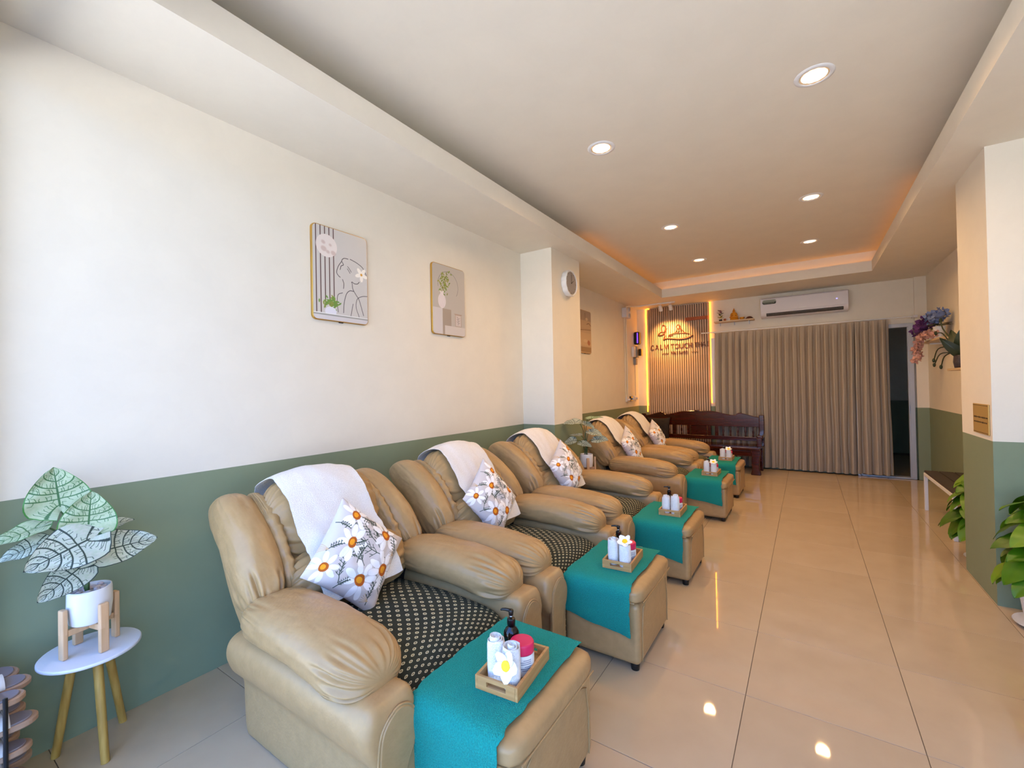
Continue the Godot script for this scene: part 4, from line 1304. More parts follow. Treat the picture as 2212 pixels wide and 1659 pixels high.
func build_back():
	build_sign()
	# curtain rail with two curtains
	var t = thing("curtain_rail", "thin white curtain rail across the back wall", "curtain rail", Vector3(0, 2.285, BACK + 0.10))
	part(t, "rail", tube([Vector3(-1.50, 0, 0), Vector3(1.29, 0, 0)], 0.011, 10), M.white)
	for k in 5:
		part(t, "bracket", rbox(0.02, 0.03, 0.10, 0.003, 1), M.white, Vector3(-1.30 + k * 0.64, 0, -0.05))
	part(t, "end_cap", rbox(0.05, 0.035, 0.035, 0.006, 1), M.plastic, Vector3(1.28, 0, 0))
	single("curtain", curtain_mesh(1.93, 2.235, 2.245, 19.0, 5, 0.03), M.curtain, "wide beige pleated curtain behind the wooden bench", "curtain", Vector3(-1.285, 2.268, BACK + 0.10), "beige pleated curtains")
	single("curtain", curtain_mesh(0.38, 2.225, 2.225, 4.0, 9), M.curtain, "narrow beige pleated curtain beside the open doorway", "curtain", Vector3(0.61, 2.268, BACK + 0.135), "beige pleated curtains")
	single("white_sheer", sheet(6, 6, func(u, b): return Vector3(0.10 * b, -1.12 * u, 0.006 * sin(b * 7.0)), 0.003), M.sheer, "strip of white sheer beside the right amber light line", "sheer curtain", Vector3(-1.352, 2.19, BACK + 0.05))
	# air conditioner
	var ac = thing("air_conditioner", "white wall-mounted split air conditioner above the curtains", "air conditioner", Vector3(-0.02, 2.60, BACK))
	var prof := PackedVector2Array()
	for p in smooth2([Vector2(0.0, 0.155), Vector2(0.15, 0.155), Vector2(0.195, 0.135), Vector2(0.205, 0.02), Vector2(0.195, -0.08), Vector2(0.15, -0.145), Vector2(0.06, -0.155), Vector2(0.0, -0.155)], 4): prof.append(p)
	var body = plate(prof, 1.13, 0.006)
	part(ac, "casing", join([[body, Transform3D(Basis(Vector3.UP, -PI / 2), Vector3.ZERO)]]), M.plastic)
	part(ac, "front_cover", rbox(1.125, 0.20, 0.012, 0.005, 1), M.plastic, Vector3(0, 0.035, 0.207), Vector3(0.02, 0, 0))
	part(ac, "air_outlet", rbox(0.99, 0.05, 0.05, 0.006, 1), M.dark, Vector3(0.01, -0.105, 0.168), Vector3(0.55, 0, 0))
	for k in 2:
		part(ac, "louvre", rbox(0.98, 0.004, 0.03, 0.001, 1), M.grey_plastic, Vector3(0.01, -0.100 - 0.016 * k, 0.190 - 0.010 * k), Vector3(0.5, 0, 0))
	part(ac, "power_light", ball(0.009, 0.009, 0.004, 8), M.cool_led, Vector3(0.425, 0.03, 0.2145))
	part(ac, "maker_badge", rbox(0.10, 0.010, 0.003, 0.001, 1), M.white, Vector3(0.0, -0.045, 0.214))
	var st = part(ac, "sticker", plate(rrect(0.19, 0.07, 0.025), 0.0015), M.sticker, Vector3(-0.44, 0.085, 0.2145))
	# small trunking above the unit
	single("wall_trunking", rbox(0.40, 0.05, 0.03, 0.004, 1), M.cream, "short cream cable trunking above the air conditioner", "trunking", Vector3(0.05, 2.80, BACK + 0.015))
	build_altar()
	build_bench()
	build_electrics()

func build_altar():
	var s = thing("altar_shelf", "small wall shelf with brackets carrying the golden seated figure", "shelf", Vector3(-0.985, 2.45, BACK))
	part(s, "board", rbox(0.60, 0.022, 0.16, 0.003, 1), M.shelf_wood, Vector3(0, 0, 0.08))
	for x in [-0.22, 0.0, 0.22]:
		part(s, "bracket", join([[rbox(0.012, 0.05, 0.012, 0.002, 1), at(Vector3(x, -0.036, 0.02))], [rbox(0.012, 0.012, 0.07, 0.002, 1), at(Vector3(x, -0.017, 0.05))]]), M.steel)
	var y := 2.461
	# golden seated figure
	var b = thing("seated_buddha_figure", "golden seated meditating figure in the middle of the altar shelf", "statue", Vector3(-0.985, y, BACK + 0.08))
	part(b, "pedestal", lathe([Vector2(0, 0), Vector2(0.075, 0), Vector2(0.078, 0.012), Vector2(0.066, 0.020), Vector2(0.072, 0.032), Vector2(0.062, 0.042), Vector2(0, 0.042)], 24), M.buddha)
	var body = join([[ball(0.070, 0.020, 0.045), at(Vector3(0, 0.055, 0))], [ball(0.034, 0.045, 0.026), at(Vector3(0, 0.095, -0.005))], [ball(0.040, 0.018, 0.024), at(Vector3(0, 0.122, -0.005))], [ball(0.013, 0.034, 0.014), at(Vector3(-0.040, 0.095, 0.004), Vector3(0, 0, -0.25))], [ball(0.013, 0.034, 0.014), at(Vector3(0.040, 0.095, 0.004), Vector3(0, 0, 0.25))], [ball(0.030, 0.010, 0.016), at(Vector3(0, 0.070, 0.028))]])
	part(b, "body", body, M.buddha)
	var hd = part(b, "head", join([[ball(0.018, 0.022, 0.019), at(Vector3(0, 0.156, 0))], [lathe([Vector2(0.014, 0.170), Vector2(0.010, 0.182), Vector2(0.005, 0.196), Vector2(0, 0.210)], 14), at(Vector3.ZERO)], [ball(0.004, 0.010, 0.004, 6), at(Vector3(-0.019, 0.153, 0))], [ball(0.004, 0.010, 0.004, 6), at(Vector3(0.019, 0.153, 0))], [ball(0.003, 0.006, 0.004, 6), at(Vector3(0, 0.155, 0.019))]]), M.buddha)
	# flower arrangement, cup, glass, bowl, brown dish
	var f = thing("altar_flowers", "small pot of pink and yellow flowers on the left of the altar shelf", "flowers", Vector3(-1.19, y, BACK + 0.08))
	part(f, "pot", lathe([Vector2(0, 0), Vector2(0.022, 0), Vector2(0.028, 0.035), Vector2(0.024, 0.036), Vector2(0, 0.03)], 16), M.dark)
	for k in 16:
		var a = k * 2.4
		var h = 0.05 + 0.009 * k
		var d := Vector3(cos(a), 0.5, sin(a)).normalized()
		var lf = leaf_sheet(0.055, 0.018, 0.2, 0.1)
		var o = part(f, "leaf", lf, [M.yellow_leaf, M.dark_leaf, M.pink_leaf][0 if k < 6 else 1 if k < 11 else 2], Vector3(cos(a), 0, sin(a)) * 0.012 + Vector3(0, h, 0))
		o.basis = leaf_basis(d, Vector3(-cos(a) * 0.5, 1, -sin(a) * 0.5))
	single("altar_cup", lathe([Vector2(0, 0), Vector2(0.020, 0), Vector2(0.024, 0.040), Vector2(0.021, 0.040), Vector2(0.018, 0.006), Vector2(0, 0.005)], 18), M.orange_wood, "small brown cup on the altar shelf", "cup", Vector3(-1.12, y, BACK + 0.09))
	for k in 2:
		single("altar_glass", lathe([Vector2(0, 0), Vector2(0.013, 0), Vector2(0.016, 0.032), Vector2(0.014, 0.032), Vector2(0.012, 0.004), Vector2(0, 0.004)], 16), M.ceramic, ["left", "right"][k] + " of two tiny pale offering glasses by the golden figure", "glass", Vector3(-1.083 + 0.034 * k, y, BACK + 0.125), "offering glasses on the altar shelf")
	single("altar_bowl", lathe([Vector2(0, 0), Vector2(0.020, 0), Vector2(0.024, 0.006), Vector2(0.036, 0.022), Vector2(0.040, 0.040), Vector2(0.036, 0.040), Vector2(0.030, 0.022), Vector2(0, 0.012)], 20), M.buddha, "golden bowl right of the golden figure", "bowl", Vector3(-0.862, y, BACK + 0.09))
	single("altar_dish", lathe([Vector2(0, 0), Vector2(0.05, 0), Vector2(0.062, 0.008), Vector2(0.05, 0.018), Vector2(0.036, 0.034), Vector2(0.018, 0.042), Vector2(0, 0.044)], 20), M.sign_wood, "brown domed dish at the right end of the altar shelf", "dish", Vector3(-0.755, y, BACK + 0.09))

func build_bench():
	var t = thing("wooden_bench", "dark glossy carved rosewood bench in front of the curtain", "bench", Vector3(-1.545, 0, -7.80))
	var L := 0.975           # half length
	part(t, "seat_board", rbox(2 * L - 0.06, 0.04, 0.52, 0.008, 2), M.rosewood, Vector3(0, 0.395, 0.0))
	part(t, "front_apron", rbox(2 * L - 0.16, 0.085, 0.03, 0.006, 2), M.rosewood, Vector3(0, 0.325, 0.225))
	part(t, "rear_apron", rbox(2 * L - 0.16, 0.085, 0.03, 0.006, 2), M.rosewood, Vector3(0, 0.325, -0.215))
	for s in [-1.0, 1.0]:
		# cabriole front leg
		var c := []
		for p in smooth2([Vector2(-0.075, 0.375), Vector2(-0.055, 0.28), Vector2(-0.060, 0.18), Vector2(-0.055, 0.08), Vector2(-0.065, 0.0), Vector2(0.055, 0.0), Vector2(0.06, 0.05), Vector2(0.045, 0.12), Vector2(0.05, 0.22), Vector2(0.062, 0.30), Vector2(0.06, 0.375)], 4): c.append(Vector2(p.x * s, max(p.y, 0.0)))
		part(t, "leg", plate(PackedVector2Array(c), 0.075, 0.008), M.rosewood, Vector3(s * (L - 0.085), 0, 0.215))
		part(t, "leg", rbox(0.075, 0.375, 0.07, 0.008, 2), M.rosewood, Vector3(s * (L - 0.06), 0.1875, -0.215))
		part(t, "back_post", rbox(0.075, 0.50, 0.055, 0.012, 2), M.rosewood, Vector3(s * (L - 0.035), 0.635, -0.235))
		part(t, "armrest", rbox(0.085, 0.05, 0.44, 0.016, 2), M.rosewood, Vector3(s * (L - 0.03), 0.575, -0.0))
		part(t, "arm_post", rbox(0.06, 0.16, 0.06, 0.01, 2), M.rosewood, Vector3(s * (L - 0.04), 0.48, 0.19))
	part(t, "lower_back_rail", rbox(2 * L - 0.12, 0.065, 0.035, 0.008, 2), M.rosewood, Vector3(0, 0.495, -0.235))
	var top := []
	for p in smooth2([Vector2(-0.95, 0.845), Vector2(-0.84, 0.862), Vector2(-0.72, 0.895), Vector2(-0.62, 0.915), Vector2(-0.545, 0.88), Vector2(-0.42, 0.895), Vector2(-0.25, 0.935), Vector2(0.0, 0.945), Vector2(0.25, 0.935), Vector2(0.42, 0.895), Vector2(0.545, 0.88), Vector2(0.62, 0.915), Vector2(0.72, 0.895), Vector2(0.84, 0.862), Vector2(0.95, 0.845)], 4): top.append(p)
	top.append_array([Vector2(0.95, 0.69), Vector2(-0.95, 0.69)])
	part(t, "crest_rail", plate(PackedVector2Array(top), 0.045, 0.007), M.rosewood, Vector3(0, 0, -0.235))
	part(t, "crest_carving", ball(0.05, 0.018, 0.015, 10), M.rosewood, Vector3(-0.02, 0.942, -0.222))
	part(t, "centre_panel", rbox(0.26, 0.17, 0.022, 0.006, 2), M.rosewood, Vector3(0.0, 0.61, -0.235))
	for x in [-0.165, 0.165, -0.40, 0.28]:
		part(t, "back_stile", rbox(0.055, 0.17, 0.03, 0.006, 1), M.rosewood, Vector3(x, 0.61, -0.235))
	var sp = lathe([Vector2(0.010, 0), Vector2(0.014, 0.02), Vector2(0.009, 0.04), Vector2(0.016, 0.085), Vector2(0.009, 0.13), Vector2(0.014, 0.15), Vector2(0.010, 0.17)], 12)
	for x in [-0.80, -0.70, -0.60, -0.50, -0.285, 0.38, 0.49, 0.60, 0.71, 0.82]:
		part(t, "spindle", sp, M.rosewood, Vector3(x, 0.525, -0.235))
	var cu = single("brown_cushion", cushion_mesh(0.20, 0.06, 12), M.brown_cushion, "dark brown square cushion at the left end of the wooden bench", "cushion", Vector3(-2.20, 0.625, -7.915))
	cu.rotation = Vector3(-0.22, 0, 0)

func build_electrics():
	var X := WALL_L2
	var e = thing("emergency_light", "white emergency light box with two lamps high on the left wall", "emergency light", Vector3(X, 2.68, -7.57))
	part(e, "housing", rbox(0.09, 0.17, 0.24, 0.012, 2), M.plastic, Vector3(0.045, 0, 0))
	for k in 2:
		var h = part(e, "lamp_head", lathe([Vector2(0, -0.05), Vector2(0.03, -0.045), Vector2(0.045, 0.0), Vector2(0.042, 0.004), Vector2(0, 0.004)], 18), M.plastic, Vector3(0.10, 0.065 if k == 0 else -0.045, -0.02), Vector3(0, 0, -PI / 2))
		part(h, "lens", lathe([Vector2(0, 0.012), Vector2(0.02, 0.010), Vector2(0.036, 0.004), Vector2(0, 0.003)], 18), M.steel)
	for k in 2:
		single("conduit_pipe", tube([Vector3(0, 0, 0), Vector3(0, -1.40, 0)], 0.009, 8), M.cream, ["left", "right"][k] + " cream conduit running down from the emergency light", "conduit", Vector3(X + 0.01, 2.595, -7.55 - 0.10 * k), "conduits below the emergency light")
	single("conduit_pipe", tube([Vector3(0, 0, 0), Vector3(0, -0.82, 0)], 0.007, 8), M.cream, "cream conduit below the grey wall boxes", "conduit", Vector3(X + 0.008, 1.92, -8.10))
	# black speaker with a violet light line, boxes below
	var s = thing("wall_speaker", "black wall speaker with a violet light line near the corner", "speaker", Vector3(X, 2.28, -8.12))
	part(s, "cabinet", rbox(0.10, 0.235, 0.13, 0.025, 3), M.dark, Vector3(0.055, 0, 0))
	part(s, "violet_light_line", rbox(0.02, 0.19, 0.008, 0.003, 1), M.purple_led, Vector3(0.075, 0, 0.064))
	var b = thing("breaker_box", "grey and white breaker box under the black wall speaker", "electrical box", Vector3(X, 2.02, -8.08))
	part(b, "box", rbox(0.07, 0.21, 0.12, 0.006, 1), M.grey_plastic, Vector3(0.035, 0, 0))
	part(b, "cover", rbox(0.05, 0.19, 0.10, 0.006, 1), M.plastic, Vector3(0.03, 0, 0.11))
	part(b, "meter_window", rbox(0.05, 0.13, 0.10, 0.008, 1), M.smoke, Vector3(0.115, -0.01, -0.02))
	single("cable_box", rbox(0.045, 0.12, 0.10, 0.004, 1), M.grey_plastic, "small grey box below the breaker box", "electrical box", Vector3(X + 0.0235, 1.845, -8.08))
	for k in 3:
		var o = thing("socket_outlet", ["left", "middle", "right"][k] + " white socket above the sage dado near the corner", "socket", Vector3(X, 1.155 + 0.005 * k, -7.62 - 0.20 * k), "wall sockets near the corner")
		part(o, "plate", rbox(0.03, 0.085, 0.13, 0.006, 1), M.plastic if k != 1 else M.smoke, Vector3(0.015, 0, 0))
		part(o, "plug", rbox(0.04, 0.04, 0.045, 0.008, 1), M.plastic, Vector3(0.05, -0.005, 0.02 if k == 0 else -0.02))
	# track with two white spotlights that light the sign
	var t = thing("spotlight_track", "short white ceiling track with two spotlights aimed at the slat sign", "track light", Vector3(0, SOFFIT, -7.86))
	part(t, "track", rbox(0.66, 0.022, 0.034, 0.003, 1), M.white, Vector3(-2.18, -0.011, 0))
	for x in [-2.10, -1.93]:
		var aim = Vector3(0.0, -0.64, -0.42).normalized()
		var hb = Basis(Vector3.RIGHT, 0.55)
		part(t, "spot_stem", tube([Vector3(x, -0.02, 0), Vector3(x, -0.06, 0)], 0.008, 8), M.white)
		var h = part(t, "spot_head", lathe([Vector2(0, 0.045), Vector2(0.026, 0.045), Vector2(0.030, 0.04), Vector2(0.034, -0.055), Vector2(0.030, -0.056), Vector2(0.028, -0.04), Vector2(0, -0.038)], 20), M.white, Vector3(x, -0.085, -0.005))
		h.basis = Basis(Quaternion(Vector3.DOWN, aim))
		part(h, "spot_lens", lathe([Vector2(0, -0.043), Vector2(0.027, -0.042), Vector2(0.027, -0.039), Vector2(0, -0.039)], 16), M.lens)
		var l := SpotLight3D.new()
		l.name = "spot_light"
		l.light_color = Color(1.0, 0.74, 0.42)
		l.light_energy = SPOT
		l.light_size = 0.03
		l.spot_angle = 40.0
		l.spot_angle_attenuation = 1.0
		l.spot_range = 8.0
		l.spot_attenuation = 2.0
		l.shadow_enabled = true
		t.add_child(l)
		l.position = Vector3(x, -0.085, -0.005) + aim * 0.062
		l.basis = Basis.looking_at(aim, Vector3.UP)
	single("conduit_pipe", tube([Vector3(0, 0, 0), Vector3(0.02, 0.02, -0.06), Vector3(0.20, 0.02, -0.25)], 0.009, 8), M.white, "white conduit from the emergency light to the spotlight track", "conduit", Vector3(X + 0.02, 2.80, -7.62))

const SPOT := 2.6

# ---------------------------------------------------------------- plants and small things
func leaf_basis(tip: Vector3, nrm: Vector3):
	var t = tip.normalized()
	var n = (nrm - t * nrm.dot(t)).normalized()
	var s = n.cross(t)
	return Basis(s, n, t)

# heart-shaped leaf lying in x (across) and z (stalk to tip), y is its upper side
func leaf_sheet(ln: float, wd: float, lobe := 0.3, droop := 0.25, fold := 0.12, ripple := 0.0):
	return surf(14, 14, func(a, b):
		var c = 2.0 * a - 1.0
		var w = wd * pow(sin(PI * pow(clamp(b * 0.96 + 0.04, 0.0, 1.0), 0.62)), 0.75)
		w *= smoothstep(-0.07, 0.13, b)
		if b >= 1.0: w = 0.0
		var z = ln * (b - lobe * pow(abs(c), 1.6) * pow(1.0 - b, 1.5))
		var y = fold * wd * abs(c) * (1.0 - b * 0.4) - droop * ln * b * b + ripple * wd * sin(b * 14.0 + 3.0 * c) * abs(c)
		return Vector3(c * w, y, z), false, false)

func caladium(label, at0: Vector3, spec: Array, group: String, pot_h: float, pot_r: float):
	var t = thing("caladium_plant", label, "potted plant", at0, group)
	var pot = part(t, "pot", lathe([Vector2(0, 0), Vector2(pot_r * 0.82, 0.0), Vector2(pot_r * 0.92, 0.006), Vector2(pot_r * 1.02, pot_h * 0.5), Vector2(pot_r * 1.0, pot_h * 0.92), Vector2(pot_r * 0.97, pot_h), Vector2(pot_r * 0.88, pot_h), Vector2(pot_r * 0.86, pot_h * 0.9), Vector2(0, pot_h * 0.86)], 32), M.ceramic)
	var pb = ball(0.011, 0.007, 0.009, 7)
	for k in 22:
		var a = k * 2.399
		var r = pot_r * 0.80 * sqrt((k + 0.5) / 22.0)
		part(pot, "pebble", pb, M.pebble, Vector3(r * cos(a), pot_h * 0.885 + 0.003 * (k % 3), r * sin(a)), Vector3(0, a, 0.2))
	for e in spec:
		# e: centre of the leaf, tip direction, face direction, length, half width, dark?, droop
		var tip: Vector3 = e[1].normalized()
		var o = part(t, "leaf", leaf_sheet(e[3], e[4], 0.17, e[6], 0.18, 0.05), M.caladium_dark if e[5] else M.caladium_green)
		o.basis = leaf_basis(tip, e[2])
		var base: Vector3 = e[0] - tip * e[3] * 0.45
		o.position = base
		var root := Vector3(0.012 * sin(e[0].x * 90.0), pot_h * 0.85, 0.012 * cos(e[0].z * 70.0))
		var mid = root.lerp(base, 0.55) + Vector3(0, 0.05, 0)
		mid.x *= 0.6; mid.z *= 0.6
		part(t, "stem", tube(smooth2([root, root.lerp(mid, 0.5) * Vector3(0.8, 1, 0.8), mid, base], 4), 0.0032, 6), M.stem)
	return t

func pot_stand(label, p: Vector3, h: float, rest: float, r: float, turn: float):
	var t = thing("pot_stand", label, "plant stand", p, "wooden pot stands", turn)
	var post = rbox(0.018, h, 0.030, 0.005, 2)
	for k in 4:
		var a = k * PI / 2
		part(t, "post", post, M.beech, Vector3(cos(a), 0, sin(a)) * r + Vector3(0, h * 0.5, 0), Vector3(0, -a, 0))
	for k in 2:
		part(t, "cross_bar", rbox(2 * r - 0.018, 0.024, 0.018, 0.003, 1), M.beech, Vector3(0, rest - 0.012 - 0.001 * k, 0), Vector3(0, k * PI / 2, 0))
	return t

func build_left_plants():
	# three-legged white table with the first plant
	var c := Vector3(-2.335, 0, -0.497)
	var t = thing("side_table", "small round white side table with three slanting wooden legs", "table", c)
	part(t, "table_top", lathe([Vector2(0, 0.405), Vector2(0.145, 0.405), Vector2(0.150, 0.409), Vector2(0.150, 0.416), Vector2(0.146, 0.420), Vector2(0, 0.420)], 48), M.tabletop)
	for f in [Vector3(-2.452, 0, -0.415), Vector3(-2.252, 0, -0.515), Vector3(-2.468, 0, -0.622)]:
		var d = f - c
		part(t, "leg", tube([d, d.lerp(Vector3(d.x * 0.45, 0.405, d.z * 0.45), 1.0)], [0.0135, 0.0155], 16), M.pine)
	var y := 0.4205
	pot_stand("low beech pot stand on the round white side table", Vector3(-2.335, y, -0.495), 0.185, 0.105, 0.082, 0.25)
	var p := Vector3(-2.335, y + 0.106, -0.495)
	var F := Vector3(1.0, 0.15, 0.25)     # towards the room
	caladium("white and green veined caladium in a white pot on the round side table", p, [
		[Vector3(0.01, 0.52, 0.088), Vector3(0.05, 1, 0.12), F + Vector3(0, 0.25, 0), 0.170, 0.092, false, 0.05],
		[Vector3(0.06, 0.425, 0.012), Vector3(0.1, 1, -0.05), F + Vector3(0, 0.3, 0), 0.160, 0.084, false, 0.05],
		[Vector3(0.09, 0.315, 0.082), Vector3(0.15, -0.30, 1), Vector3(1.0, 0.62, 0.30), 0.205, 0.092, true, 0.10],
		[Vector3(0.06, 0.275, -0.092), Vector3(0.25, 0.10, -1), Vector3(0.85, 0.75, 0.15), 0.185, 0.076, true, 0.06],
		[Vector3(0.08, 0.205, 0.085), Vector3(0.25, -0.55, 0.85), Vector3(1.0, 0.45, 0.0), 0.160, 0.062, true, 0.05],
		[Vector3(-0.02, 0.385, 0.185), Vector3(0.1, -0.18, 1), Vector3(0.3, 1, 0.1), 0.150, 0.055, false, 0.15],
		[Vector3(0.0, 0.33, 0.175), Vector3(-0.2, -0.3, 1), Vector3(0.55, 1, 0.1), 0.120, 0.050, true, 0.15],
		[Vector3(-0.06, 0.345, -0.075), Vector3(-0.1, 0.10, -1), Vector3(0.25, 1, 0.0), 0.150, 0.060, true, 0.10]], "caladiums in white pots", 0.130, 0.066)
	# the second plant between the third and the fourth recliner
	pot_stand("tall beech pot stand between the third and fourth recliner", Vector3(-1.93, 0, -4.245), 0.66, 0.555, 0.088, 0.6)
	caladium("veined caladium in a white pot between the third and fourth recliner", Vector3(-1.93, 0.556, -4.245), [
		[Vector3(-0.13, 0.47, 0.06), Vector3(-0.8, 0.0, 0.6), Vector3(0.35, 1, 0.2), 0.17, 0.07, true, 0.15],
		[Vector3(0.02, 0.44, -0.02), Vector3(0.9, -0.25, 0.2), Vector3(0.25, 1, 0.2), 0.15, 0.06, true, 0.15],
		[Vector3(0.10, 0.36, 0.0), Vector3(1, -0.15, 0.3), Vector3(0.2, 1, 0.45), 0.17, 0.065, true, 0.12],
		[Vector3(0.17, 0.295, 0.02), Vector3(1, 0.02, 0.25), Vector3(0.1, 0.85, 0.6), 0.17, 0.068, true, 0.05],
		[Vector3(-0.11, 0.33, 0.02), Vector3(-1, 0.05, 0.2), Vector3(0.0, 1, 0.2), 0.13, 0.05, true, 0.1],
		[Vector3(-0.15, 0.265, 0.08), Vector3(-0.8, -0.35, 0.6), Vector3(0.2, 0.8, 0.6), 0.13, 0.055, true, 0.1],
		[Vector3(0.01, 0.245, 0.05), Vector3(0.9, -0.1, 0.3), Vector3(0.0, 1, 0.5), 0.16, 0.05, true, 0.12],
		[Vector3(0.06, 0.51, -0.09), Vector3(0.85, 0.15, -0.5), Vector3(-0.1, 1, 0.25), 0.17, 0.06, false, 0.1]], "caladiums in white pots", 0.135, 0.068)

func build_slippers():
	var r = thing("slipper_rack", "black wire rack of slippers at the left edge by the entrance", "shoe rack", Vector3(-2.285, 0, -0.165))
	for x in [-0.145, 0.165]:
		for z in [-0.085, 0.075]:
			part(r, "post", tube([Vector3(x, 0, z), Vector3(x, 0.45, z)], 0.006, 8), M.dark)
	for k in 5:
		for z in [-0.085, 0.075]:
			var y = 0.055 + 0.085 * k
			part(r, "rail", tube([Vector3(-0.145, y, z), Vector3(0.165, y, z)], 0.005, 8), M.dark)
	var foot := PackedVector2Array()
	for p in smooth2([Vector2(0, -0.125), Vector2(0.033, -0.115), Vector2(0.040, -0.06), Vector2(0.036, 0.0), Vector2(0.047, 0.06), Vector2(0.044, 0.105), Vector2(0.018, 0.128), Vector2(-0.018, 0.126), Vector2(-0.042, 0.10), Vector2(-0.046, 0.05), Vector2(-0.036, -0.01), Vector2(-0.040, -0.06), Vector2(-0.033, -0.115)], 4, true): foot.append(p)
	var inner := PackedVector2Array()
	for p in foot: inner.append(p * 0.90)
	var sole = plate(foot, 0.020, 0.004)
	var bed = plate(inner, 0.006, 0.002)
	var strap = sheet(12, 4, func(u, b):
		var a = PI * u
		return Vector3(cos(a) * 0.047, lerp(0.025, 0.065, b), 0.006 + sin(a) * 0.030), 0.005)
	var names := ["bottom", "second", "third", "fourth", "top"]
	for k in 5:
		for s in 3:
			var t = thing("slipper", "%s slipper on the %s tier of the wire rack by the entrance" % [["inner", "middle", "outer"][s], names[k]], "slipper", Vector3(-2.378 + 0.103 * s, 0.082 + 0.085 * k, -0.170 - 0.014 * ((k + s) % 3)), "slippers on the wire rack")
			t.basis = Basis(Vector3.RIGHT, -PI / 2 - 0.05 + 0.03 * ((k * 3 + s) % 3)) * Basis(Vector3.UP, 0.12 * (1 - s) * (0.4 + 0.3 * (k % 3))) * Basis(Vector3.BACK, 0.04 * (1 - s))
			part(t, "sole", sole, M.slipper)
			part(t, "insole", bed, M.insole, Vector3(0, 0, 0.012))
			part(t, "strap", strap, M.slipper_strap, Vector3(0, 0, 0.004))

func picture(label, p: Vector3, w: float, h: float, texture):
	var t = thing("wall_picture", label, "picture", p, "framed pictures on the left wall")
	t.rotation.y = PI / 2
	part(t, "frame", plate(rrect(w, h, 0.03), 0.020, 0.002), M.gold, Vector3(0, 0, 0.0105))
	var m = mat(Color(1, 1, 1), 0.35)
	m.albedo_texture = texture
	m.uv1_scale = Vector3(1.0 / w, -1.0 / h, 1)
	m.uv1_offset = Vector3(0.5, 0.5, 0)
	part(t, "print", plate(rrect(w - 0.010, h - 0.010, 0.026), 0.004), m, Vector3(0, 0, 0.0205))
	part(t, "hanging_tab", rbox(0.03, 0.006, 0.012, 0.002, 1), M.dark, Vector3(0, -h * 0.5 - 0.002, 0.008))

func build_wall_things():
	picture("framed line drawing of a figure with moon and small plant", Vector3(WALL_L, 2.15, -1.755), 0.41, 0.60, picture_moon())
	picture("framed print of a white vase with green sprigs beside the pillar", Vector3(WALL_L, 2.15, -2.797), 0.41, 0.59, picture_vase())
	picture("faded sepia print partly hidden behind the wall pillar", Vector3(WALL_L2, 2.19, -5.86), 0.41, 0.62, picture_temple())
	# scalloped clock on the pillar, two o'clock
	var c = thing("wall_clock", "white scalloped wall clock with grey face on the pillar", "clock", Vector3(-2.15, 2.525, -4.315))
	c.rotation.y = PI / 2
	var outer := PackedVector2Array(); var hole := PackedVector2Array()
	for k in 72:
		var a = TAU * k / 72.0
		var rr = 0.138 + 0.006 * abs(sin(a * 6.0)) 
		outer.append(Vector2(cos(a), sin(a)) * rr)
	part(c, "case", plate(outer, 0.050, 0.004), M.white, Vector3(0, 0, 0.026))
	part(c, "rim", surf(72, 8, func(u, b):
		var a = u * TAU
		var rr = 0.130 + 0.006 * abs(sin(a * 6.0)) + 0.008 * cos(b * TAU)
		return Vector3(cos(a) * rr, sin(a) * rr, 0.054 + 0.008 * sin(b * TAU)), true), M.white)
	part(c, "face", lathe([Vector2(0, 0.0), Vector2(0.122, 0.0), Vector2(0.122, 0.002), Vector2(0, 0.002)], 40), M.clock_face, Vector3(0, 0, 0.051), Vector3(PI / 2, 0, 0))
	part(c, "hour_hand", rbox(0.006, 0.062, 0.002, 0.0008, 1), M.dark, Vector3(0.027, 0.0155, 0.056), Vector3(0, 0, -PI / 3))
	part(c, "minute_hand", rbox(0.004, 0.095, 0.002, 0.0008, 1), M.dark, Vector3(0, 0.045, 0.058))
	part(c, "hub", ball(0.006, 0.006, 0.004, 8), M.dark, Vector3(0, 0, 0.058))
	for k in 12:
		var a = TAU * k / 12.0
		part(c, "hour_mark", rbox(0.004, 0.014, 0.0015, 0.0005, 1), M.dark, Vector3(sin(a) * 0.107, cos(a) * 0.107, 0.0535), Vector3(0, 0, -a))
	# brass-coloured notice plate on the right pillar
	var n = thing("notice_plate", "brass-coloured notice plate with two printed lines on the right pillar", "plate", Vector3(0.95, 1.137, -4.085))
	n.rotation.y = -PI / 2
	part(n, "plate", rbox(0.30, 0.195, 0.008, 0.003, 1), M.brass_plate, Vector3(0, 0, 0.0045))
	for y in [-0.088, 0.088]:
		part(n, "border_line", rbox(0.29, 0.003, 0.001, 0.0004, 1), M.ink, Vector3(0, y, 0.0088))
	var rs := RandomNumberGenerator.new(); rs.seed = 5
	for row in [0.010, -0.022]:
		var x := -0.128
		while x < 0.125:
			var w = rs.randf_range(0.010, 0.030)
			part(n, "print_mark", rbox(w, rs.randf_range(0.007, 0.011), 0.0008, 0.0003, 1), M.ink, Vector3(x + w * 0.5, row, 0.0088))
			x += w + rs.randf_range(0.003, 0.007)

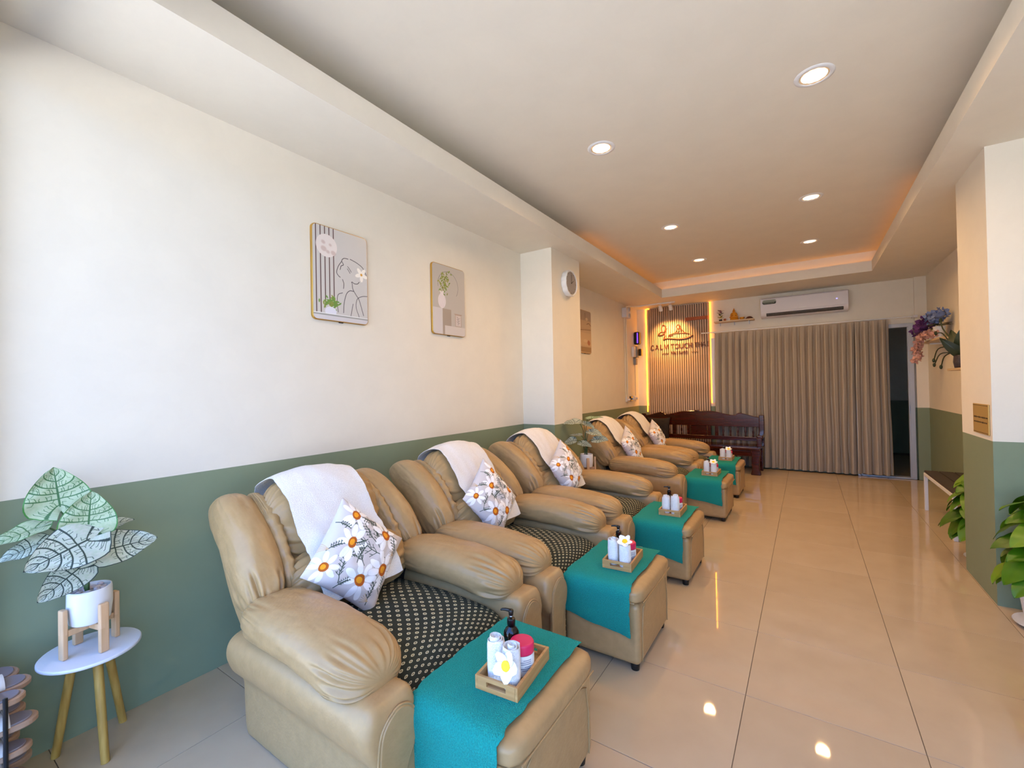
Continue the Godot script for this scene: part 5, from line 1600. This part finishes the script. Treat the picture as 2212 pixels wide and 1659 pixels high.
func petals(n: int, R: Vector3, size: float, sd: int):
	# a round flower head of many small cupped petals
	var rs := RandomNumberGenerator.new(); rs.seed = sd
	var lst := []
	var pm = leaf_sheet(size, size * 0.5, 0.0, -0.3, 0.2)
	for k in n:
		var d := Vector3(rs.randfn(), rs.randfn() * 0.8 + 0.2, rs.randfn()).normalized()
		var tdir = d.cross(Vector3(rs.randfn(), rs.randfn(), rs.randfn())).normalized() * 0.8 + d * 0.5
		lst.append([pm, Transform3D(leaf_basis(tdir, d), Vector3(d.x * R.x, d.y * R.y, d.z * R.z))])
	lst.append([ball(R.x * 0.9, R.y * 0.9, R.z * 0.9, 10), at(Vector3.ZERO)])
	return join(lst)

func build_right_side():
	for k in 3: M.pothos[k].cull_mode = BaseMaterial3D.CULL_DISABLED
	M.flower_sheet = {}
	# upper shelf with two vases and a trailing pink orchid
	var s = thing("flower_shelf", "pale wall shelf carrying two flower vases on the right wall", "shelf", Vector3(1.33, 1.868, -7.22), "pale shelves on the right wall")
	part(s, "board", rbox(0.158, 0.024, 0.84, 0.003, 1), M.shelf_wood)
	part(s, "bracket", rbox(0.11, 0.02, 0.02, 0.003, 1), M.white, Vector3(0.02, -0.022, 0.25))
	part(s, "bracket", rbox(0.11, 0.02, 0.02, 0.003, 1), M.white, Vector3(0.02, -0.022, -0.25))
	var y := 1.8805
	var v = thing("flower_vase", "white vase of blue hydrangea on the upper right shelf", "vase", Vector3(1.31, y, -7.06), "vases on the upper right shelf")
	part(v, "vase", lathe([Vector2(0, 0), Vector2(0.045, 0), Vector2(0.055, 0.12), Vector2(0.058, 0.14), Vector2(0.050, 0.14), Vector2(0, 0.12)], 20), M.ceramic)
	for e in [[-0.05, 0.25, 0.08], [-0.02, 0.27, 0.17], [-0.03, 0.23, 0.0]]:
		part(v, "flower_head", petals(34, Vector3(0.062, 0.050, 0.065), 0.042, int(e[1] * 100)), M.blue_flower, Vector3(e[0], e[1], e[2] - 0.05))
	for k in 9:
		var a = k * 2.4
		var o = part(v, "leaf", leaf_sheet(0.11, 0.035, 0.1, 0.3), M.dark_leaf, Vector3(cos(a) * 0.04, 0.15 + 0.01 * (k % 3), sin(a) * 0.05))
		o.basis = leaf_basis(Vector3(cos(a), 0.25, sin(a)), Vector3.UP)
	v = thing("flower_vase", "pale vase of purple flowers on the upper right shelf", "vase", Vector3(1.30, y, -7.45), "vases on the upper right shelf")
	part(v, "vase", lathe([Vector2(0, 0), Vector2(0.045, 0), Vector2(0.055, 0.07), Vector2(0.056, 0.09), Vector2(0.048, 0.09), Vector2(0, 0.08)], 20), M.ceramic)
	for e in [[-0.06, 0.20, 0.0], [-0.09, 0.14, -0.06], [-0.03, 0.24, -0.06]]:
		part(v, "flower_head", petals(30, Vector3(0.06, 0.055, 0.06), 0.05, int(e[1] * 100) + 7), M.purple_flower, Vector3(e[0], e[1], e[2]))
	for k in 12:
		var a = k * 2.4
		var o = part(v, "leaf", leaf_sheet(0.12, 0.022, 0.0, 0.3), M.dark_leaf if k % 2 else M.yellow_leaf, Vector3(cos(a) * 0.03, 0.10 + 0.012 * (k % 4), sin(a) * 0.04))
		o.basis = leaf_basis(Vector3(cos(a), 0.35, sin(a)), Vector3.UP)
	var q = thing("pink_orchid_spray", "spray of pink orchid blossoms trailing over the upper right shelf", "flowers", Vector3(1.27, y, -7.24))
	var spine = smooth2([Vector3(0.0, 0.03, 0.22), Vector3(-0.04, 0.06, 0.10), Vector3(-0.07, 0.05, 0.0), Vector3(-0.10, -0.02, -0.08), Vector3(-0.11, -0.12, -0.12), Vector3(-0.105, -0.24, -0.13)], 3)
	part(q, "stem", tube(spine, 0.005, 6), M.stem)
	for k in spine.size():
		part(q, "blossom", petals(12, Vector3(0.022, 0.020, 0.022), 0.042, 60 + k), M.pink_flower, spine[k] + Vector3(0.015 * sin(k * 2.0), 0.01 * cos(k * 3.0), 0.012 * cos(k * 1.3)))
	# lower shelf with a dark orchid in a patterned pot
	s = thing("flower_shelf", "pale wall shelf carrying a dark orchid near the right pillar", "shelf", Vector3(1.33, 1.50, -6.15), "pale shelves on the right wall")
	part(s, "board", rbox(0.158, 0.024, 0.62, 0.003, 1), M.shelf_wood)
	var o2 = thing("potted_orchid", "dark green orchid in a grey patterned pot on the lower right shelf", "potted plant", Vector3(1.31, 1.5125, -6.17))
	part(o2, "pot", lathe([Vector2(0, 0), Vector2(0.060, 0), Vector2(0.070, 0.06), Vector2(0.065, 0.12), Vector2(0.058, 0.13), Vector2(0.05, 0.12), Vector2(0, 0.11)], 24), M.pot_grey)
	for e in [[Vector3(-0.2, 1.0, 0.2), 0.26, 0.06, 0.2], [Vector3(-0.35, 1.0, -0.2), 0.30, 0.065, 0.3], [Vector3(0.05, 1.0, 0.1), 0.28, 0.06, 0.2], [Vector3(-0.1, 1.0, -0.4), 0.25, 0.055, 0.3], [Vector3(-0.6, 0.6, 0.3), 0.24, 0.05, 0.4], [Vector3(-0.7, 0.9, -0.6), 0.30, 0.045, 0.5]]:
		var o = part(o2, "leaf", leaf_sheet(e[1], e[2], 0.0, e[3], 0.2), M.dark_leaf, Vector3(0, 0.12, 0))
		o.basis = leaf_basis(e[0], Vector3(-0.6, 0.5, 0.6))
	for e in [[Vector3(-0.05, 0.25, -0.15), Vector3(-0.08, 0.38, -0.32), Vector3(-0.10, 0.40, -0.5)], [Vector3(-0.05, 0.22, -0.2), Vector3(-0.10, 0.22, -0.42), Vector3(-0.12, 0.10, -0.52)], [Vector3(-0.05, 0.16, -0.15), Vector3(-0.10, 0.16, -0.34), Vector3(-0.12, 0.05, -0.50)], [Vector3(-0.04, 0.16, -0.12), Vector3(-0.08, 0.13, -0.27), Vector3(-0.10, 0.02, -0.32)], [Vector3(-0.06, 0.30, -0.10), Vector3(-0.10, 0.42, -0.20), Vector3(-0.1, 0.52, -0.28)]]:
		var pts = smooth2([Vector3(0, 0.12, 0), e[0], e[1], e[2]], 4)
		part(o2, "stem", tube(pts, 0.006, 6), M.dark_leaf)
		part(o2, "bud", ball(0.014, 0.024, 0.014, 8), M.dark_leaf, e[2])
	# slatted bench
	var b = thing("slatted_bench", "low bench with dark slats and white steel legs behind the right pillar", "bench", Vector3(1.21, 0, -5.82))
	for k in 3:
		part(b, "slat", rbox(0.108, 0.022, 1.16, 0.003, 1), M.dark_slat, Vector3(-0.117 + 0.117 * k, 0.411, 0))
	for z in [-0.55, 0.55]:
		part(b, "leg_frame", join([[rbox(0.03, 0.40, 0.03, 0.003, 1), at(Vector3(-0.165, 0.20, z))], [rbox(0.03, 0.40, 0.03, 0.003, 1), at(Vector3(0.165, 0.20, z))], [rbox(0.30, 0.03, 0.03, 0.003, 1), at(Vector3(0, 0.385, z))]]), M.white)
	for x in [-0.165, 0.165]:
		part(b, "side_rail", rbox(0.03, 0.03, 1.07, 0.003, 1), M.white, Vector3(x, 0.385, 0))
	pothos("bright green pothos in a white pot at the foot of the right pillar", Vector3(1.10, 0, -3.66), 0.26, 0.135, 56, 0.52, 5)
	pothos("bright green pothos in a white pot behind the right pillar", Vector3(1.105, 0, -4.80), 0.20, 0.10, 54, 0.52, 8)
	# tapered white planter at the right edge of the view
	var w = thing("tapered_planter", "tapered white floor planter at the far right edge", "planter", Vector3(0.835, 0, -2.45))
	part(w, "planter_body", lathe([Vector2(0, 0), Vector2(0.165, 0.0), Vector2(0.168, 0.01), Vector2(0.125, 0.34), Vector2(0.115, 0.34), Vector2(0.118, 0.30), Vector2(0, 0.29)], 36), M.white_matt)
	part(w, "soil", lathe([Vector2(0, 0.315), Vector2(0.112, 0.31), Vector2(0.112, 0.295), Vector2(0, 0.295)], 24), M.soil)

func pothos(label, p: Vector3, ph: float, pr: float, n: int, h: float, sd: int):
	var t = thing("potted_pothos", label, "potted plant", p, "pothos in white pots")
	part(t, "saucer", lathe([Vector2(0, 0), Vector2(pr * 0.8, 0), Vector2(pr * 1.12, 0.022), Vector2(pr * 1.10, 0.028), Vector2(pr * 0.8, 0.012), Vector2(0, 0.010)], 32), M.white)
	var pot = part(t, "pot", lathe([Vector2(0, 0.0125), Vector2(pr * 0.70, 0.0125), Vector2(pr * 0.74, 0.02), Vector2(pr * 0.95, ph * 0.9), Vector2(pr * 1.05, ph * 0.92), Vector2(pr * 1.06, ph), Vector2(pr * 0.96, ph), Vector2(pr * 0.92, ph * 0.9), Vector2(0, ph * 0.9)], 32), M.white)
	part(pot, "soil", lathe([Vector2(0, ph * 0.94), Vector2(pr * 0.9, ph * 0.93), Vector2(pr * 0.9, ph * 0.905), Vector2(0, ph * 0.905)], 20), M.soil)
	var rs := RandomNumberGenerator.new(); rs.seed = sd
	var meshes := [leaf_sheet(0.145, 0.066, 0.28, 0.35, 0.15, 0.03), leaf_sheet(0.12, 0.056, 0.28, 0.25, 0.2, 0.03), leaf_sheet(0.165, 0.074, 0.28, 0.4, 0.12, 0.03)]
	for k in n:
		var u := (k + 0.5) / n
		var a = k * 2.399 + rs.randf_range(-0.3, 0.3)
		var rad = lerp(0.15, 0.05, u) + rs.randf_range(-0.015, 0.03)
		var d := Vector3(cos(a), 0, sin(a))
		var pos = d * rad + Vector3(0, ph * 0.95 + h * u * 0.92 + rs.randf_range(-0.02, 0.02), 0)
		if u < 0.12: pos.y += 0.03
		if p.x + pos.x > 1.33: pos.x = 1.33 - p.x
		var droop = lerp(-0.35, 0.15, u) + rs.randf_range(-0.25, 0.25)
		var o = part(t, "leaf", meshes[k % 3], M.pothos[rs.randi() % 3], pos)
		o.basis = leaf_basis(d * 0.75 + Vector3(rs.randf_range(-0.35, 0.35), droop - 0.35, rs.randf_range(-0.35, 0.35)), d * 0.8 + Vector3(0, 0.75, 0))
		var near = -3.89 if p.z > -4.0 else -99.0
		var far = 99.0 if p.z > -4.0 else -4.55
		var tipz = p.z + pos.z + o.basis.z.z * 0.15
		if tipz < near + 0.02: o.position.z += near + 0.02 - tipz
		if tipz > far - 0.02: o.position.z += far - 0.02 - tipz
		var tipx = p.x + pos.x + o.basis.z.x * 0.15
		if tipx > 1.40: o.position.x += 1.40 - tipx
		var st = Vector3(d.x * 0.02, ph * 0.93, d.z * 0.02)
		part(t, "stem", tube([st, st.lerp(o.position, 0.5) * Vector3(0.6, 1.02, 0.6), o.position], 0.0028, 5), M.stem)

func build_small_things():
	M.grey_plastic = mat(Color(0.55, 0.55, 0.56), 0.5)
	M.smoke = mat(Color(0.20, 0.17, 0.13), 0.2)
	M.cool_led = glow(Color(0.62, 0.60, 1.0), 2.0)
	M.shelf_wood = mat(Color(0.80, 0.70, 0.55), 0.5)
	M.clock_face = mat(Color(0.56, 0.54, 0.53), 0.6)
	M.dark_slat = mat(Color(0.22, 0.18, 0.16), 0.55)
	M.pot_grey = grained(Color(0.36, 0.33, 0.36), 0.4, noise_tex(0.08, Color(0.35, 0.33, 0.36), Color(1, 1, 1), 128, 3, 95), 8.0)
	M.yellow_leaf = mat(Color(0.62, 0.60, 0.20), 0.6); M.yellow_leaf.cull_mode = BaseMaterial3D.CULL_DISABLED
	M.pink_leaf = mat(Color(0.55, 0.36, 0.42), 0.6); M.pink_leaf.cull_mode = BaseMaterial3D.CULL_DISABLED
	for m in [M.blue_flower, M.purple_flower, M.pink_flower]: m.cull_mode = BaseMaterial3D.CULL_DISABLED
	var im = canvas(96, 40, Color(0.60, 0.63, 0.57))
	im.fill_rect(Rect2i(0, 20, 96, 20), Color(0.22, 0.24, 0.19))
	for k in 7:
		im.fill_rect(Rect2i(8 + k * 11, 22 + (k % 2), 7, 9), Color(0.50, 0.53, 0.45))
		im.fill_rect(Rect2i(10 + k * 11, 8, 8, 4), Color(0.40, 0.42, 0.37))
	M.sticker = mat(Color(1, 1, 1), 0.5)
	M.sticker.albedo_texture = tex(im)
	M.sticker.uv1_scale = Vector3(1.0 / 0.19, -1.0 / 0.07, 1)
	M.sticker.uv1_offset = Vector3(0.5, 0.5, 0)
	build_back()
	build_left_plants()
	build_slippers()
	build_wall_things()
	build_right_side()
